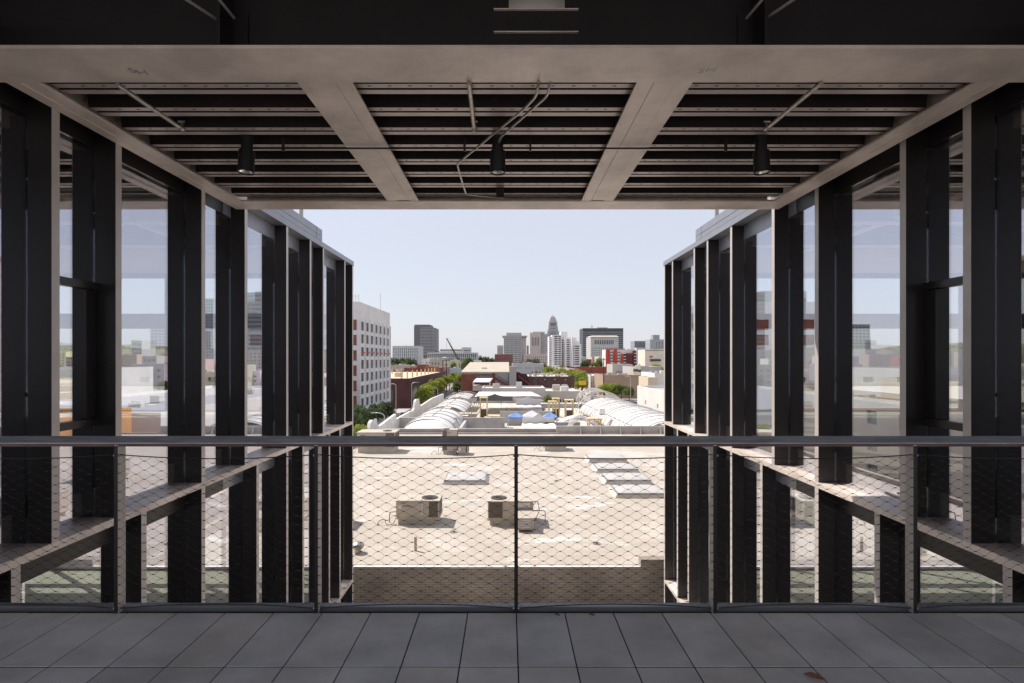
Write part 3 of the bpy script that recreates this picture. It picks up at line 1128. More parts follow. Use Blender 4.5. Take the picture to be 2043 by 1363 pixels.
def vault(name, label, cx, hw_, y0, y1, z0, h, n, fab, drift=0, seed=1, r=.055):
    rr = random.Random(seed)
    t = thing(name, label, 'vault frame', (cx, (y0 + y1) / 2, z0), None)
    for k in range(n):
        y = y0 + (y1 - y0) * k / (n - 1)
        c = cx + drift * k / (n - 1) + rr.uniform(-.12, .12)
        tl = rr.uniform(-.5, .5)
        m = MB()
        m.tube([(c + hw_ * math.cos(a), y + tl * math.sin(a), z0 + h * math.sin(a)) for a in [math.pi * i / 18 for i in range(19)]], r, 5, False)
        m.build('hoop', M['galv2'], t)
    m = MB()
    for a in (.6, math.pi / 2, 2.5):
        m.tube([(cx + hw_ * math.cos(a), y0, z0 + h * math.sin(a) - .03), (cx + drift + hw_ * math.cos(a), y1, z0 + h * math.sin(a) - .03)], r * .8, 5)
    m.build('purlin', M['galv2'], t)
    for (a0, a1, kind, t0, t1) in fab:
        m = MB()
        ny, na = 60, 18
        P = {}
        for i in range(ny + 1):
            for j in range(na + 1):
                v = i / ny
                y = a0 + (a1 - a0) * v
                fr = (y - y0) / (y1 - y0)
                an = t0 + (t1 - t0) * j / na
                s_ = (.965 + .012 * math.sin(y * 1.1 + j * .3)) if kind != 2 else .95 + .012 * math.cos((y - y0) / ((y1 - y0) / (n - 1)) * 2 * math.pi)
                P[i, j] = (cx + drift * fr + hw_ * s_ * math.cos(an), y, z0 + h * s_ * math.sin(an))
        for i in range(ny):
            for j in range(na):
                m.poly([P[i, j], P[i + 1, j], P[i + 1, j + 1], P[i, j + 1]])
        o = m.build('fabric', M['tarp'], t, smooth=True)
        q = o.modifiers.new('s', 'SOLIDIFY'); q.thickness = .04
    return t


M['galv2'] = mat('pale_pipe', (.50, .47, .45), .5, .2, 0)
lv = vault('vault_canopy', 'left barrel vault of pale hoops, its near end draped in white sheet', -8.6, 3.0, 62, 108, -8.4, 1.9, 15,
      [(60, 72, 1, .1, 3.05), (76, 90, 1, .5, 2.4), (93, 104, 1, .9, 2.9)], drift=.6, seed=3)
m = MB()
P = {}
for i in range(25):
    for j in range(13):
        a, v = .1 + (3.05 - .1) * i / 24, j / 12
        q = math.sin(v * math.pi / 2) ** .75
        P[i, j] = (-8.5 + 3.0 * math.cos(a) * (.8 + .2 * q), 55.2 + 5 * v, -8.45 + (1.82 * math.sin(a)) * q + .05 * math.sin(v * 14 + i * .3))
for i in range(24):
    for j in range(12):
        m.poly([P[i, j], P[i + 1, j], P[i + 1, j + 1], P[i, j + 1]])
o = m.build('fabric', M['tarp'], lv, smooth=True)
o.modifiers.new('s', 'SOLIDIFY').thickness = .04
vault('vault_canopy', 'right barrel vault with tight white striped sheet between hoops beside the white building', 17.2, 4.4, 56, 92, -8.8, 2.6, 19,
      [(55.6, 88, 2, .08, 3.06)], drift=-1.6, seed=4)
vault('vault_canopy', 'bare curved frame at the far end of the right vault, no sheet on it', 16.6, 3.2, 95, 108, -8.2, 2.4, 12,
      [(103, 107.5, 1, .2, 1.5)], seed=5)
# bare dome frame, hoops running across
t = thing('hoop_frame', 'bare arched pipe frame between the white sheet roof and the right vault', 'frame', (8.2, 61, MZ))
for k in range(5):
    m = MB()
    y0_ = 57.5 + k * .45
    x0_, x1_ = X(1124, 58), X(1215, 58)
    m.tube([(x0_ + (x1_ - x0_) * i / 16, y0_ + 5 * math.sin(math.pi * i / 16) * .8, MZ + .1 + (2.0 + .08 * k) * math.sin(math.pi * i / 16) ** .8) for i in range(17)], .05, 5, False)
    m.build('hoop', M['galv2'], t)
m = MB()
for i in (4, 7, 10, 13):
    m.tube([(X(1124, 58) + 4.8 * i / 16, 57.5 + 4 * math.sin(math.pi * i / 16), MZ + .1 + 2.05 * math.sin(math.pi * i / 16) ** .8), (X(1124, 58) + 4.8 * i / 16 + .8, 56.0, MZ)], .045, 5)
m.build('leg', M['galv2'], t)
m = MB()
n = 12
P = {}
for i in range(n + 1):
    for j in range(5):
        a = math.pi * (.12 + .76 * i / n)
        P[i, j] = (8.2 - 2.7 * math.cos(a), 63.2 + j * .5, MZ + .2 + 1.9 * math.sin(a) + .15 * math.sin(j * 2))
for i in range(n):
    for j in range(4):
        m.poly([P[i, j], P[i + 1, j], P[i + 1, j + 1], P[i, j + 1]])
o = m.build('fabric', M['tarp'], t, smooth=True)
o.modifiers.new('s', 'SOLIDIFY').thickness = .04


def tent(px, py, D, lab, m_, w=1.5, h=.75):
    zz = Z(py, D)
    t = thing('canopy_tent', lab, 'tent', (X(px, D), D, MZ), 'small pyramid canopy tents')
    c = Vector((X(px, D), D, 0))
    m = MB()
    ap = (c.x, c.y, zz)
    cs = [(c.x - w, c.y - w, zz - h), (c.x + w, c.y - w, zz - h), (c.x + w, c.y + w, zz - h), (c.x - w, c.y + w, zz - h)]
    for a, b in zip(cs, cs[1:] + cs[:1]):
        mid = tuple((a[i] + b[i]) / 2 - (.08 if i == 2 else 0) for i in range(3))
        m.poly([ap, a, mid]); m.poly([ap, mid, b])
        m.poly([a, b, (b[0], b[1], b[2] - .18), (a[0], a[1], a[2] - .18)])
    m.build('cover', m_, t).modifiers.new('s', 'SOLIDIFY').thickness = .03
    for a in cs:
        m = MB(); m.box(a[0] - .04, a[0] + .04, a[1] - .04, a[1] + .04, MZ, a[2] - .02)
        m.build('leg', M['galv2'], t)


tent(1029, 823, 68, 'blue pyramid tent left of the folded white tent', M['blue'], .9, .5)
tent(1098, 823, 69, 'blue pyramid tent right of the folded white tent', M['blue'], .85, .5)
tent(1061, 819, 71, 'pale pinkish pyramid tent between the two blue tents', M['lav'], 1.15, .7)


def crateframe(px, py, D, w, lab):
    x, z = X(px, D), MZ
    h = Z(py, D) - z
    t = thing('timber_frame', lab, 'frame', (x, D, z), 'raw timber roof frames of the market')
    for (dx, dy) in ((0, 0), (w, 0), (0, 1.3), (w, 1.3)):
        m = MB(); m.box(x + dx - .07, x + dx + .07, D + dy - .07, D + dy + .07, z, z + h)
        m.build('leg', M['ply'], t)
    m = MB()
    m.box(x - .12, x + w + .12, D - .12, D + 1.45, z + h, z + h + .16)
    m.build('top', M['ply'], t)
    m = MB()
    m.box(x, x + w, D + .4, D + 1.1, z + .02, z + h * .45)
    m.build('equipment', M['hvac_dark'], t)


for a in ((1096, 803, 80, 1.0, 'raw timber frame, leftmost of three left of the right vault'),
          (1104, 797, 84, .9, 'raw timber frame set highest, middle of three left of the right vault'),
          (1129, 800, 82, 1.1, 'raw timber frame, rightmost of three left of the right vault'),
          (1176, 838, 60, 1.2, 'yellowish timber frame under the bare arched pipes'),
          (958, 795, 82, 1.0, 'pale timber frame in front of the dark gabled parapet')):
    crateframe(*a)


def boxunit(name, lab, cat, px0, px1, py0, py1, z, m_, depth=1.2, grille=True):
    D = -z * F / (py1 - VY)
    x0, x1 = X(px0, D), X(px1, D)
    t = thing(name, lab, cat, ((x0 + x1) / 2, D, z))
    zt_ = Z(py0, D)
    m = MB(); m.box(x0, x1, D, D + depth, z + .1, zt_)
    m.build('cabinet', m_, t, bevel=.02)
    m = MB(); m.box(x0 + .08, x1 - .08, D + .1, D + depth - .1, z, z + .1)
    m.build('base', M['hvac_dark'], t)
    if grille:
        m = MB()
        for k in range(7):
            xx = x0 + .06 + k * (x1 - x0) * .065
            m.box(xx, xx + (x1 - x0) * .035, D - .03, D - .001, z + .2, zt_ - .1)
        m.build('grille', M['hvac_dark'], t)
    return t


boxunit('air_conditioner', 'boxy tan orange cooler on the low roof behind the handrail', 'rooftop unit', 937, 957, 842, 855, MZ + .05, mat('rust_tan', (.50, .30, .16), .7, 0, .1, 3))
boxunit('air_conditioner', 'white box on the right vault beside the bare arched frame', 'rooftop unit', 1196, 1208, 815, 828, -7.0, M['white'], 1, False)
boxunit('air_conditioner', 'small grey box right of the tan orange cooler frame, near the roof edge', 'rooftop unit', 1214, 1230, 838, 851, MZ + .05, M['greywall'])
boxunit('air_conditioner', 'grey box in front of the timber frames', 'rooftop unit', 1155, 1167, 806, 815, MZ + .05, M['greywall'])
boxunit('air_conditioner', 'squat box at the near foot of the left vault', 'rooftop unit', 797, 806, 845, 853, MZ + .5, M['hvac'])
boxunit('air_conditioner', 'small dark fan box on the pale roof below the brick building, left one', 'rooftop unit', 1030, 1036, 775, 781, -8.3, M['windark'], grille=False)
boxunit('air_conditioner', 'small dark fan box on the pale roof below the brick building, right one', 'rooftop unit', 1060, 1066, 775, 781, -8.3, M['windark'], grille=False)
# rubble / satellite dishes cluster on left
for (px, py, lab) in ((782, 848, 'white satellite dish leaning on the left boundary wall'), (762, 866, 'white satellite dish on the cream roof just behind the handrail')):
    c = rp(px, py, MZ + .6)
    t = thing('satellite_dish', lab, 'satellite dish', c)
    m = MB()
    for i in range(4):
        r0, r1 = .45 * i / 4, .45 * (i + 1) / 4
        for j in range(14):
            a, b = j * math.pi / 7, (j + 1) * math.pi / 7
            f_ = lambda r, q: (r * math.cos(q), -r * r * .5 + 0.0, .7 + r * math.sin(q))
            m.poly([f_(r0 + .001, a), f_(r0 + .001, b), f_(r1, b), f_(r1, a)])
    m.build('dish', M['white']).parent = t
    m = MB(); m.tube([(0, .05, -.6), (0, .05, .7)], .04, 6); m.tube([(0, 0, .4), (0, -.5, .7)], .02, 5)
    m.build('mount', M['hvac_dark']).parent = t

# ---- pipe runs and drains on the flat roof
def run(lab, pts, r=.035):
    t = thing('roof_conduit', lab, 'conduit', pts[0])
    m = MB(); m.tube(rnd([(x, y, RZ + .14) for x, y, _ in pts], .2), r, 7)
    m.build('pipe', M['hvac_dark'], t, smooth=True)
    for a, b in zip(pts, pts[1:]):
        L_ = (Vector(b) - Vector(a)).length
        k = 1
        while k * 1.8 < L_:
            c = Vector(a).lerp(Vector(b), k * 1.8 / L_)
            q = MB(); q.box(c.x - .1, c.x + .1, c.y - .06, c.y + .06, RZ, RZ + .10)
            q.build('sleeper', M['ply'], t)
            k += 1


run('thin cross pipe run in front of the far edge of the cream roof', [(-12.4, 49.5, RZ), (22, 49.5, RZ)], .05)
for i, (px, py, lab) in enumerate(((905, 1062, 'left'), (1190, 1085, 'right'), (1110, 960, 'rear'))):
    c = rp(px, py)
    t = thing('roof_drain', 'small dark round drain in the cream roof, the %s one' % lab, 'drain', c)
    m = MB(); m.tube([(0, 0, .002), (0, 0, .03)], .16, 14); m.build('ring', M['galv']).parent = t
    m = MB(); m.tube([(0, 0, .031), (0, 0, .07)], .09, 10, True, .04); m.build('strainer', M['hvac_dark']).parent = t
# ---- loose equipment on the market roofs
def loose(name, cat, lab, px, py, w, d, h, m_, z=MZ):
    D = -z * F / (py - VY)
    x = X(px, D)
    t = thing(name, lab, cat, (x, D, z))
    m = MB(); m.box(x - w / 2, x + w / 2, D, D + d, z + .08, z + h)
    m.build('body', m_, t, bevel=.03)
    m = MB(); m.box(x - w / 2 - .05, x + w / 2 + .05, D - .05, D + d + .05, z + h, z + h + .06)
    m.build('lid', M['white_dirty'] if m_ is not M['white_dirty'] else M['galv2'], t)
    for dx in (-w / 2 + .08, w / 2 - .18):
        m = MB(); m.box(x + dx, x + dx + .1, D + .05, D + d - .05, z, z + .08)
        m.build('foot', M['ply'], t)


for a in (('duct_box', 'duct', 'grey duct box beside the right foot of the left vault', 918, 862, 1.1, .9, .9, M['greywall']),
          ('duct_box', 'duct', 'taller grey duct box right behind the grey duct box at the left vault', 926, 850, .9, .9, 1.3, M['greywall']),
          ('planter_box', 'box', 'flat reddish brown box on the low roof edge near the tall condenser', 925, 864, 1.6, .5, .35, mat('rust', (.35, .16, .10), .8, 0, .2, 3)),
          ('planter_box', 'box', 'pale yellow plank pile left of the front white sheet roof', 1010, 858, 1.8, .8, .3, M['ply']),
          ('duct_box', 'duct', 'small white box on the tan deck below the dark gable', 985, 800, .9, .7, .7, M['white_dirty']),
          ('duct_box', 'duct', 'small grey box right of the middle white sheet roof', 1089, 812, 1.0, .7, .6, M['greywall']),
          ('planter_box', 'box', 'brown crate left of the raw timber frames', 1084, 803, .9, .7, .4, M['ply']),
          ('duct_box', 'duct', 'white box between the bare pipe frame and the right vault', 1225, 846, 1.0, .8, .8, M['white']),
          ('duct_box', 'duct', 'dark vent box on the left vault side near the curved wall', 806, 838, .8, .7, .6, M['hvac_dark']),
          ('planter_box', 'box', 'pinkish box among the blue tents', 1003, 827, 1.1, .8, .5, wallmat((.58, .42, .36)))):
    loose(*a)
# poles sticking up from the market roofs
for i, (px, py, h, lab) in enumerate(((1011, 832, 1.5, 'left of the blue tents'), (1117, 818, 2.2, 'left of the bare pipe frame'), (947, 806, 1.8, 'right of the left vault'), (1000, 812, 1.4, 'behind the tan deck'), (1069, 812, 1.6, 'beside the middle white sheet roof'))):
    D = -MZ * F / (py - VY)
    t = thing('thin_pole', 'thin upright pole on the market roof, ' + lab, 'pole', (X(px, D), D, MZ))
    m = MB(); m.tube([(0, 0, 0), (0, 0, h)], .035, 6); m.build('shaft', M['hvac_dark']).parent = t
    m = MB(); m.box(-.12, .12, -.12, .12, 0, .05); m.build('foot', M['galv']).parent = t

# ================================================================== CITY
_wm = {}


def pane_mesh(w, h, t, axis, m_):
    k = (round(w, 2), round(h, 2), t, axis, m_.name)
    if k not in _wm:
        b = MB()
        if axis == 'x':
            b.box(-w / 2, w / 2, -t, 0, -h / 2, h / 2)
        else:
            b.box(-t, t, -w / 2, w / 2, -h / 2, h / 2)
        me = bpy.data.meshes.new('window')
        me.from_pydata(b.v, [], b.f)
        me.materials.append(m_)
        _wm[k] = me
    return _wm[k]


def bld(label, x0, x1, y0, y1, z1, wall, front=None, side=None, z0=GZ, win=None, name='building', cat='building', rec=.25,
        roofm=None, par=.5, group=None, extra=None, cap=100, trim=None, smax=None):
    """front/side = (nx, nz, width fraction, height fraction, base margin, top margin, u-margin)"""
    win = win or M['window']
    roofm = roofm or M['concrete']
    t = thing(name, label, cat, ((x0 + x1) / 2, (y0 + y1) / 2, z0), group)
    loc = t.location.copy()
    sx = 0 if not side else (1 if (x0 + x1) / 2 < 0 else -1)
    m = MB()
    bx0, bx1 = x0, x1
    if sx == 1: bx1 -= rec
    if sx == -1: bx0 += rec
    fy = y0 + (rec if front else 0)
    m.box(bx0, bx1, fy, y1, z0, z1 - .3)
    wins = []

    def lattice(axis, u0, u1, spec):
        nx, nz, fw, fh, bm_, tm, um = spec
        za, zb_ = z0 + bm_, z1 - tm
        ua, ub = u0 + um, u1 - um
        cw, ch = (ub - ua) / nx, (zb_ - za) / nz
        ww, hh_ = cw * fw, ch * fh

        def B(a, b, c, d):
            if axis == 'x':
                m.box(a, b, y0, y0 + rec - .001, c, d)
            elif sx == 1:
                m.box(x1 - rec + .001, x1, a, b, c, d)
            else:
                m.box(x0, x0 + rec - .001, a, b, c, d)
        B(u0, u1, z0, za + ch * (1 - fh) * .5)
        B(u0, u1, zb_ - ch * (1 - fh) * .5, z1 - .3)
        for j in range(1, nz):
            zc = za + j * ch
            B(u0, u1, zc - ch * (1 - fh) / 2, zc + ch * (1 - fh) / 2)
        if fw < .97:
            for j in range(nz):
                zlo, zhi = za + j * ch + ch * (1 - fh) / 2, za + (j + 1) * ch - ch * (1 - fh) / 2
                prev = u0
                for i in range(nx + 1):
                    nxt = ua + (i + .5) * cw - ww / 2 if i < nx else u1
                    B(prev, nxt, zlo, zhi)
                    prev = ua + (i + .5) * cw + ww / 2
        for j in range(nz):
            for i in range(nx):
                wins.append((axis, ua + (i + .5) * cw, za + (j + .5) * ch, ww, hh_))
    if front: lattice('x', x0, x1, front)
    if side: lattice('y', y0 + (rec if front else 0), y1, side)
    # parapet
    m.box(x0, x1, y0, y0 + .3, z1 - .299, z1 + par)
    m.box(x0, x0 + .3, y0 + .3, y1, z1 - .299, z1 + par)
    m.box(x1 - .3, x1, y0 + .3, y1, z1 - .299, z1 + par)
    m.box(x0 + .3, x1 - .3, y1 - .3, y1, z1 - .299, z1 + par)
    m.build('wall', wall, t)
    m = MB()
    m.box(x0 + .3, x1 - .3, y0 + .3, y1 - .3, z1 - .29, z1)
    m.build('roof', roofm, t)
    rq = random.Random(int(abs(x0 * 7 + y0)))
    if (x1 - x0) > 5 and z1 < 20 and (y1 - y0) > 8:
        for q in range(rq.randint(2, 4)):
            ux, uy = rq.uniform(x0 + 1.2, x1 - 2.8), rq.uniform(y0 + 1.2, y1 - 3)
            mm = MB(); mm.box(ux, ux + rq.uniform(.9, 1.8), uy, uy + rq.uniform(.8, 1.6), z1, z1 + rq.uniform(.6, 1.3))
            mm.build('roof_unit', rq.choice([M['hvac'], M['greywall'], M['white_dirty'], M['galv2']]), t)
    n = 0
    rest = MB()
    for (axis, u, z, ww, hh_) in wins:
        if axis == 'x':
            p = Vector((u, y0 + rec - .002, z))
        else:
            p = Vector(((x1 - rec if sx == 1 else x0 + rec), u, z))
        if n < cap:
            o = bpy.data.objects.new('window', pane_mesh(ww, hh_, .03, axis, win))
            COL.objects.link(o)
            o.parent = t
            o.location = p - loc
            n += 1
        else:
            if axis == 'x':
                rest.box(u - ww / 2, u + ww / 2, p.y - .03, p.y, z - hh_ / 2, z + hh_ / 2)
            else:
                rest.box(p.x - .03, p.x + .03, u - ww / 2, u + ww / 2, z - hh_ / 2, z + hh_ / 2)
    if rest.v:
        tag(rest.build('window', win, t), kind='stuff')
    if extra: extra(t)
    return t


def pb(label, px0, px1, pyt, D, depth, wall, front=None, side=None, **k):
    return bld(label, X(px0, D), X(px1, D), D, D + depth, Z(pyt, D), wall, front, side, **k)


# ---- tall white building on the left
XB = -30.0
hb = 11.0


def tall_extra(t):
    # brick infill on the front, red band on the side, roof screens
    m = MB()
    for i in range(6):
        for j in range(7):
            xx = XB - 2.2 - i * 4.6
            zz = GZ + 2.2 + j * 3.1
            m.box(xx - 1.6, xx + 1.6, 111.90, 111.998, zz - 1.05, zz + 1.05)
    m.build('brick_panel', M['redbrick'], t)
    m = MB()
    m.box(XB - .001, XB + .07, 112.4, 141, 1.05, 1.30)
    m.build('red_band', M['brightred'], t)
    m = MB()
    for k in range(8):
        yy = 112.05 + k * 4.13
        m.box(XB + .001, XB + .18, yy, yy + .34, GZ, 8.2)
    m.build('pilaster', wallmat((.66, .65, .65)), t)
    m = MB()
    m.box(XB - 24, XB - 14, 118, 128, hb, hb + 3.4)
    m.build('penthouse', wallmat((.5, .48, .46)), t)
    m = MB()
    for xx in (-31.2, -30.6, -32):
        m.tube([(xx, 113.5, hb), (xx, 113.5, hb + 2.2)], .05, 5)
    m.tube([(-32, 113.5, hb + 1.8), (-30.6, 113.5, hb + 1.8)], .04, 5)
    m.tube([(X(759, 140), 140, hb), (X(759, 140), 140, Z(585, 140))], .05, 5)
    m.build('antenna', M['galv2'], t)


bld('tall white eight storey building with red brick panels on its front, at the left', -58, XB, 112, 141, hb, wallmat((.68, .66, .65)), None,
    (7, 8, .56, .70, .8, 3.0, .4), extra=tall_extra, roofm=M['concrete'], win=mat('grey_window', (.05, .052, .058), .3, 0, .5, .25, spec=.35))
# left street neighbours
bld('two storey cream building with dark windows beside the street at the left', -60, -27.5, 40, 78, -3.9, wallmat((.60, .52, .42)), (9, 3, .35, .5, 1, .8, .4), (8, 3, .35, .5, 1, .8, .4))
bld('plain white block between the cream building and the tall white building', -64, -31, 84, 106, .9, wallmat((.66, .64, .63)), (6, 4, .3, .4, 2, 3, 1), None)
bld('low grey roofed shed left of the cream building', -110, -64, 50, 90, -6.5, wallmat((.5, .44, .38)), (10, 1, .5, .3, 3, 1, 1))
bld('long beige warehouse far left with plain walls', -140, -70, 100, 128, -5, wallmat((.62, .55, .40)), (14, 2, .4, .3, 2, 1, 1))
bld('low orange stucco building right of the flat roof', 31, 62, 38, 60, -5.9, M['orange'], (6, 1, .3, .3, 3, 1, 1), (5, 1, .3, .3, 3, 1, 1))
bld('cream two storey building right of the orange one', 64, 100, 48, 76, -4.0, wallmat((.62, .54, .44)), (9, 3, .35, .5, 1, .8, .4), (6, 3, .35, .5, 1, .8, .4))
bld('long pale yellow warehouse far right with strip windows', 80, 150, 90, 118, -4.6, wallmat((.62, .57, .42)), (12, 2, .5, .3, 2, 1, 1))
bld('broad white roofed hall beyond the pale yellow warehouse at the right', 96, 190, 135, 165, -3.0, wallmat((.66, .65, .62)), (14, 2, .4, .3, 2, 1, 1))
bld('broad white roofed hall beyond the beige warehouse at the left', -200, -100, 150, 180, -3.4, wallmat((.64, .62, .60)), (14, 2, .4, .3, 2, 1, 1))

# white building at right edge of the view
bld('white walled building with shallow roofs at the right edge beyond the right vault', 29, 56, 62, 123, -6.6, wallmat((.70, .66, .62)), None, (6, 1, .08, .3, 3.4, 1.2, 3), rec=.15, roofm=wallmat((.38, .38, .40)))
bld('small cream house at the right edge behind the white walled building', X(1293, 140), X(1312, 140), 140, 150, Z(757, 140), wallmat((.62, .50, .38)), (2, 1, .4, .4, 2, 1, .4))
bld('white cube building at the right edge above the grey roofs', X(1306, 150), X(1345, 150), 150, 165, Z(748, 150), wallmat((.76, .74, .72)))

# ---- dark warehouse with tan roof


def whx(t):
    m = MB()
    for k in range(9):
        y = 158 + k * 9
        m.box(-30.5, -30.1, y, y + .4, -6, -3.9)
        m.box(-44.5, -44.1, y, y + .4, -6, -4.2)
    m.build('roof_post', M['ply'], t)
    m = MB()
    m.box(X(787, 178), X(797, 178), 178, 184, -6, Z(744, 178))
    m.box(X(790, 178), X(794, 178), 177.8, 178, -6, Z(746, 178))
    m.build('roof_hut', M['tan'], t)
    m = MB()
    for k in range(6):
        m.box(-27.32, -27.16, 158 + k * 14, 166 + k * 14, -12.5, -8.2)
    m.box(-60, -32, 154.84, 154.98, -12, -8.8)
    m.build('door_panel', M['windark'], t)


bld('long dark maroon warehouse with tan roof deck along the side street', -75, -27.3, 155, 242, -6.0, M['maroon'], roofm=M['tan'], extra=whx, par=.35)


# ---- brick building in the middle
def brickx(t):
    D = 165
    a = lambda px: X(px, D)
    z = lambda py: Z(py, D)
    m = MB()
    m.hexa([(a(920), D - .4, z(742) - .35), (a(1016), D - .4, z(742) - .35), (a(1016), D + 36, Z(724, D + 36)), (a(922), D + 36, Z(724, D + 36)),
            (a(920), D - .4, z(742)), (a(1016), D - .4, z(742)), (a(1016), D + 36, Z(722.6, D + 36)), (a(922), D + 36, Z(722.6, D + 36))])
    m.build('pitched_roof', wallmat((.44, .38, .31)), t)
    m = MB()
    m.box(a(920), a(949), D - .12, D - .01, z(746.5), z(745))
    m.box(a(951), a(981), D - .12, D - .01, z(746), z(744.6))
    m.build('string_course', M['concrete'], t)
    m = MB(); m.box(a(951), a(980), D - .1, D - .02, z(753), z(747.5))
    w = m.build('window', M['windark'], t)
    m = MB()
    for i in range(8):
        xx = a(951) + (a(980) - a(951)) * i / 7
        m.box(xx - .06, xx + .06, D - .2, D - .11, z(753), z(747.5))
    m.box(a(951), a(980), D - .25, D - .11, z(751), z(750.6))
    m.build('frame', M['concrete'], w)
    m = MB(); m.box(a(988), a(1015), D - .3, D - .03, z(770), z(741.8))
    m.build('grey_panel', wallmat((.30, .31, .31)), t)
    m = MB(); m.box(a(1016), a(1030), D - 1.2, D + 4, GZ, z(731))
    m.build('lift_tower', wallmat((.36, .34, .33)), t)
    m = MB()
    m.hexa([(a(1030), D - .3, z(776)), (a(1060), D - .3, z(776)), (a(1060), D - .05, z(776)), (a(1030), D - .05, z(776)),
            (a(1030), D - .3, z(742)), (a(1052), D - .3, z(748)), (a(1052), D - .05, z(748)), (a(1030), D - .05, z(742))])
    m.build('stair_bay', M['dark'], t)
    m = MB()
    for (p0, p1, q0, q1) in ((1034, 748, 1072, 777), (988, 753, 1014, 769)):
        A, B = Vector((a(p0), D - .8, z(p1))), Vector((a(q0), D - .8, z(q1)))
        m.hexa([A - Vector((0, .2, .5)), B - Vector((0, .2, .5)), B + Vector((0, .5, -.5)), A + Vector((0, .5, -.5)),
                A + Vector((0, -.2, .1)), B + Vector((0, -.2, .1)), B + Vector((0, .5, .1)), A + Vector((0, .5, .1))])
        for k in range(9):
            p = A.lerp(B, k / 8)
            m.box(p.x - .04, p.x + .04, p.y - .2, p.y - .1, p.z, p.z + .9)
        m.tube([A + Vector((0, -.15, .95)), B + Vector((0, -.15, .95))], .06, 5)
    m.box(a(982), a(1145), D - 1.4, D - .9, z(777.2), z(775.8))
    m.build('red_stair', mat('red_steel', (.17, .03, .03), .6, 0, .1, 2), t)
    # awning terrace
    m = MB(); m.box(a(946), a(979), D - 7, D - 1.3, z(777), z(767))
    m.build('terrace_base', wallmat((.46, .40, .37)), t)
    m = MB()
    m.box(a(946), a(947.2), D - 7, D - 6.8, z(767), z(760)); m.box(a(978), a(979.2), D - 7, D - 6.8, z(767), z(760))
    m.box(a(946), a(947.2), D - 1.5, D - 1.3, z(767), z(756)); m.box(a(978), a(979.2), D - 1.5, D - 1.3, z(767), z(756))
    m.build('awning_post', M['white'], t)
    m = MB()
    P = {}
    for i in range(9):
        for j in range(5):
            u, v = i / 8, j / 4
            P[i, j] = (a(946) + (a(979) - a(946)) * (u * (1 - v) + (.15 + u) * v), D - 7 + 5.7 * v, z(761) + (z(754.5) - z(761)) * v - .35 * math.sin(math.pi * u) * math.sin(math.pi * v))
    for i in range(8):
        for j in range(4):
            m.poly([P[i, j], P[i + 1, j], P[i + 1, j + 1], P[i, j + 1]])
    m.build('awning', M['lav'], t, smooth=True).modifiers.new('s', 'SOLIDIFY').thickness = .05


bld('two storey red brick building with tan pitched roof and outside stair, in the middle distance', X(920, 165), X(1016, 165), 165, 200, Z(742, 165) - .1, M['redbrick'], extra=brickx, par=.0)


def brick2x(t):
    D = 170
    a = lambda px: X(px, D)
    z = lambda py: Z(py, D)
    for (p, q, r, s) in ((1062, 1067, 756, 766), (1076, 1081, 757, 765), (1091, 1097, 757, 770)):
        m = MB(); m.box(a(p), a(q), D - .1, D - .01, z(s), z(r))
        m.build('window', M['windark'], t)
    m = MB()
    for p in (1087, 1107, 1128):
        m.box(a(p) - .2, a(p) + .2, D - .3, D - .01, z(758), z(757))
    m.build('wall_lamp', M['white'], t)
    m = MB()
    for k in range(9):
        x = a(1056) + k * 1.5
        m.box(x, x + .9, D + 3 + (k % 3) * 5, D + 4 + (k % 3) * 5, z(752), z(752) + .7 + .3 * (k % 2))
    m.build('roof_vent', M['hvac'], t)


bld('low brown brick building with three wall lamps, right of the red brick building', X(1030.4, 170), X(1146, 170), 170, 200, Z(753, 170), M['brownbrick'], extra=brick2x, roofm=M['white_dirty'], par=.3)
pb('pale grey low building with narrow strip window above the brown brick roof', 1022, 1085, 728, 235, 20, wallmat((.50, .50, .52)), (3, 1, .7, .16, 9.3, .8, .5))
pb('low white building with dark doorways behind the round tree, right of centre', 1088, 1155, 782, 122, 12, wallmat((.62, .55, .47)), (6, 1, .6, .42, 2.4, .6, .6), roofm=wallmat((.6, .58, .55)), win=M['windark'], par=.2)
pb('long pale flat roofed block with low parapet just in front of the red brick building', 961, 1088, 776.5, 116, 9, wallmat((.56, .52, .50)), roofm=wallmat((.62, .60, .57)), par=.25)
# ---- far skyline
W = wallmat
pb('pale grey office block with blank panels, leftmost on the skyline', 783, 835, 691, 700, 40, W((.50, .52, .52)), (12, 6, .35, .8, 6, 2, .5), name='office_block')


def towx(t):
    D = 800
    m = MB()
    m.box(X(826.5, D), X(857, D), D + 2, D + 40, Z(651, D), Z(649, D) + 1)
    m.build('roof_plant', W((.2, .2, .21)), t)
    m = MB()
    m.box(X(857, D), X(868, D), D + 6, D + 44, GZ, Z(654, D)) 
    m.box(X(868, D), X(869.5, D), D + 10, D + 44, GZ, Z(700, D))
    m.build('right_wing', W((.24, .24, .255)), t)
    m = MB()
    for k in range(19):
        zz = Z(708, D) + k * 2.15
        m.box(X(838, D), X(868, D), D - .4 if k < 0 else D - .5, D - .1, zz, zz + .75)
    m.build('floor_band', W((.42, .42, .44)), t)


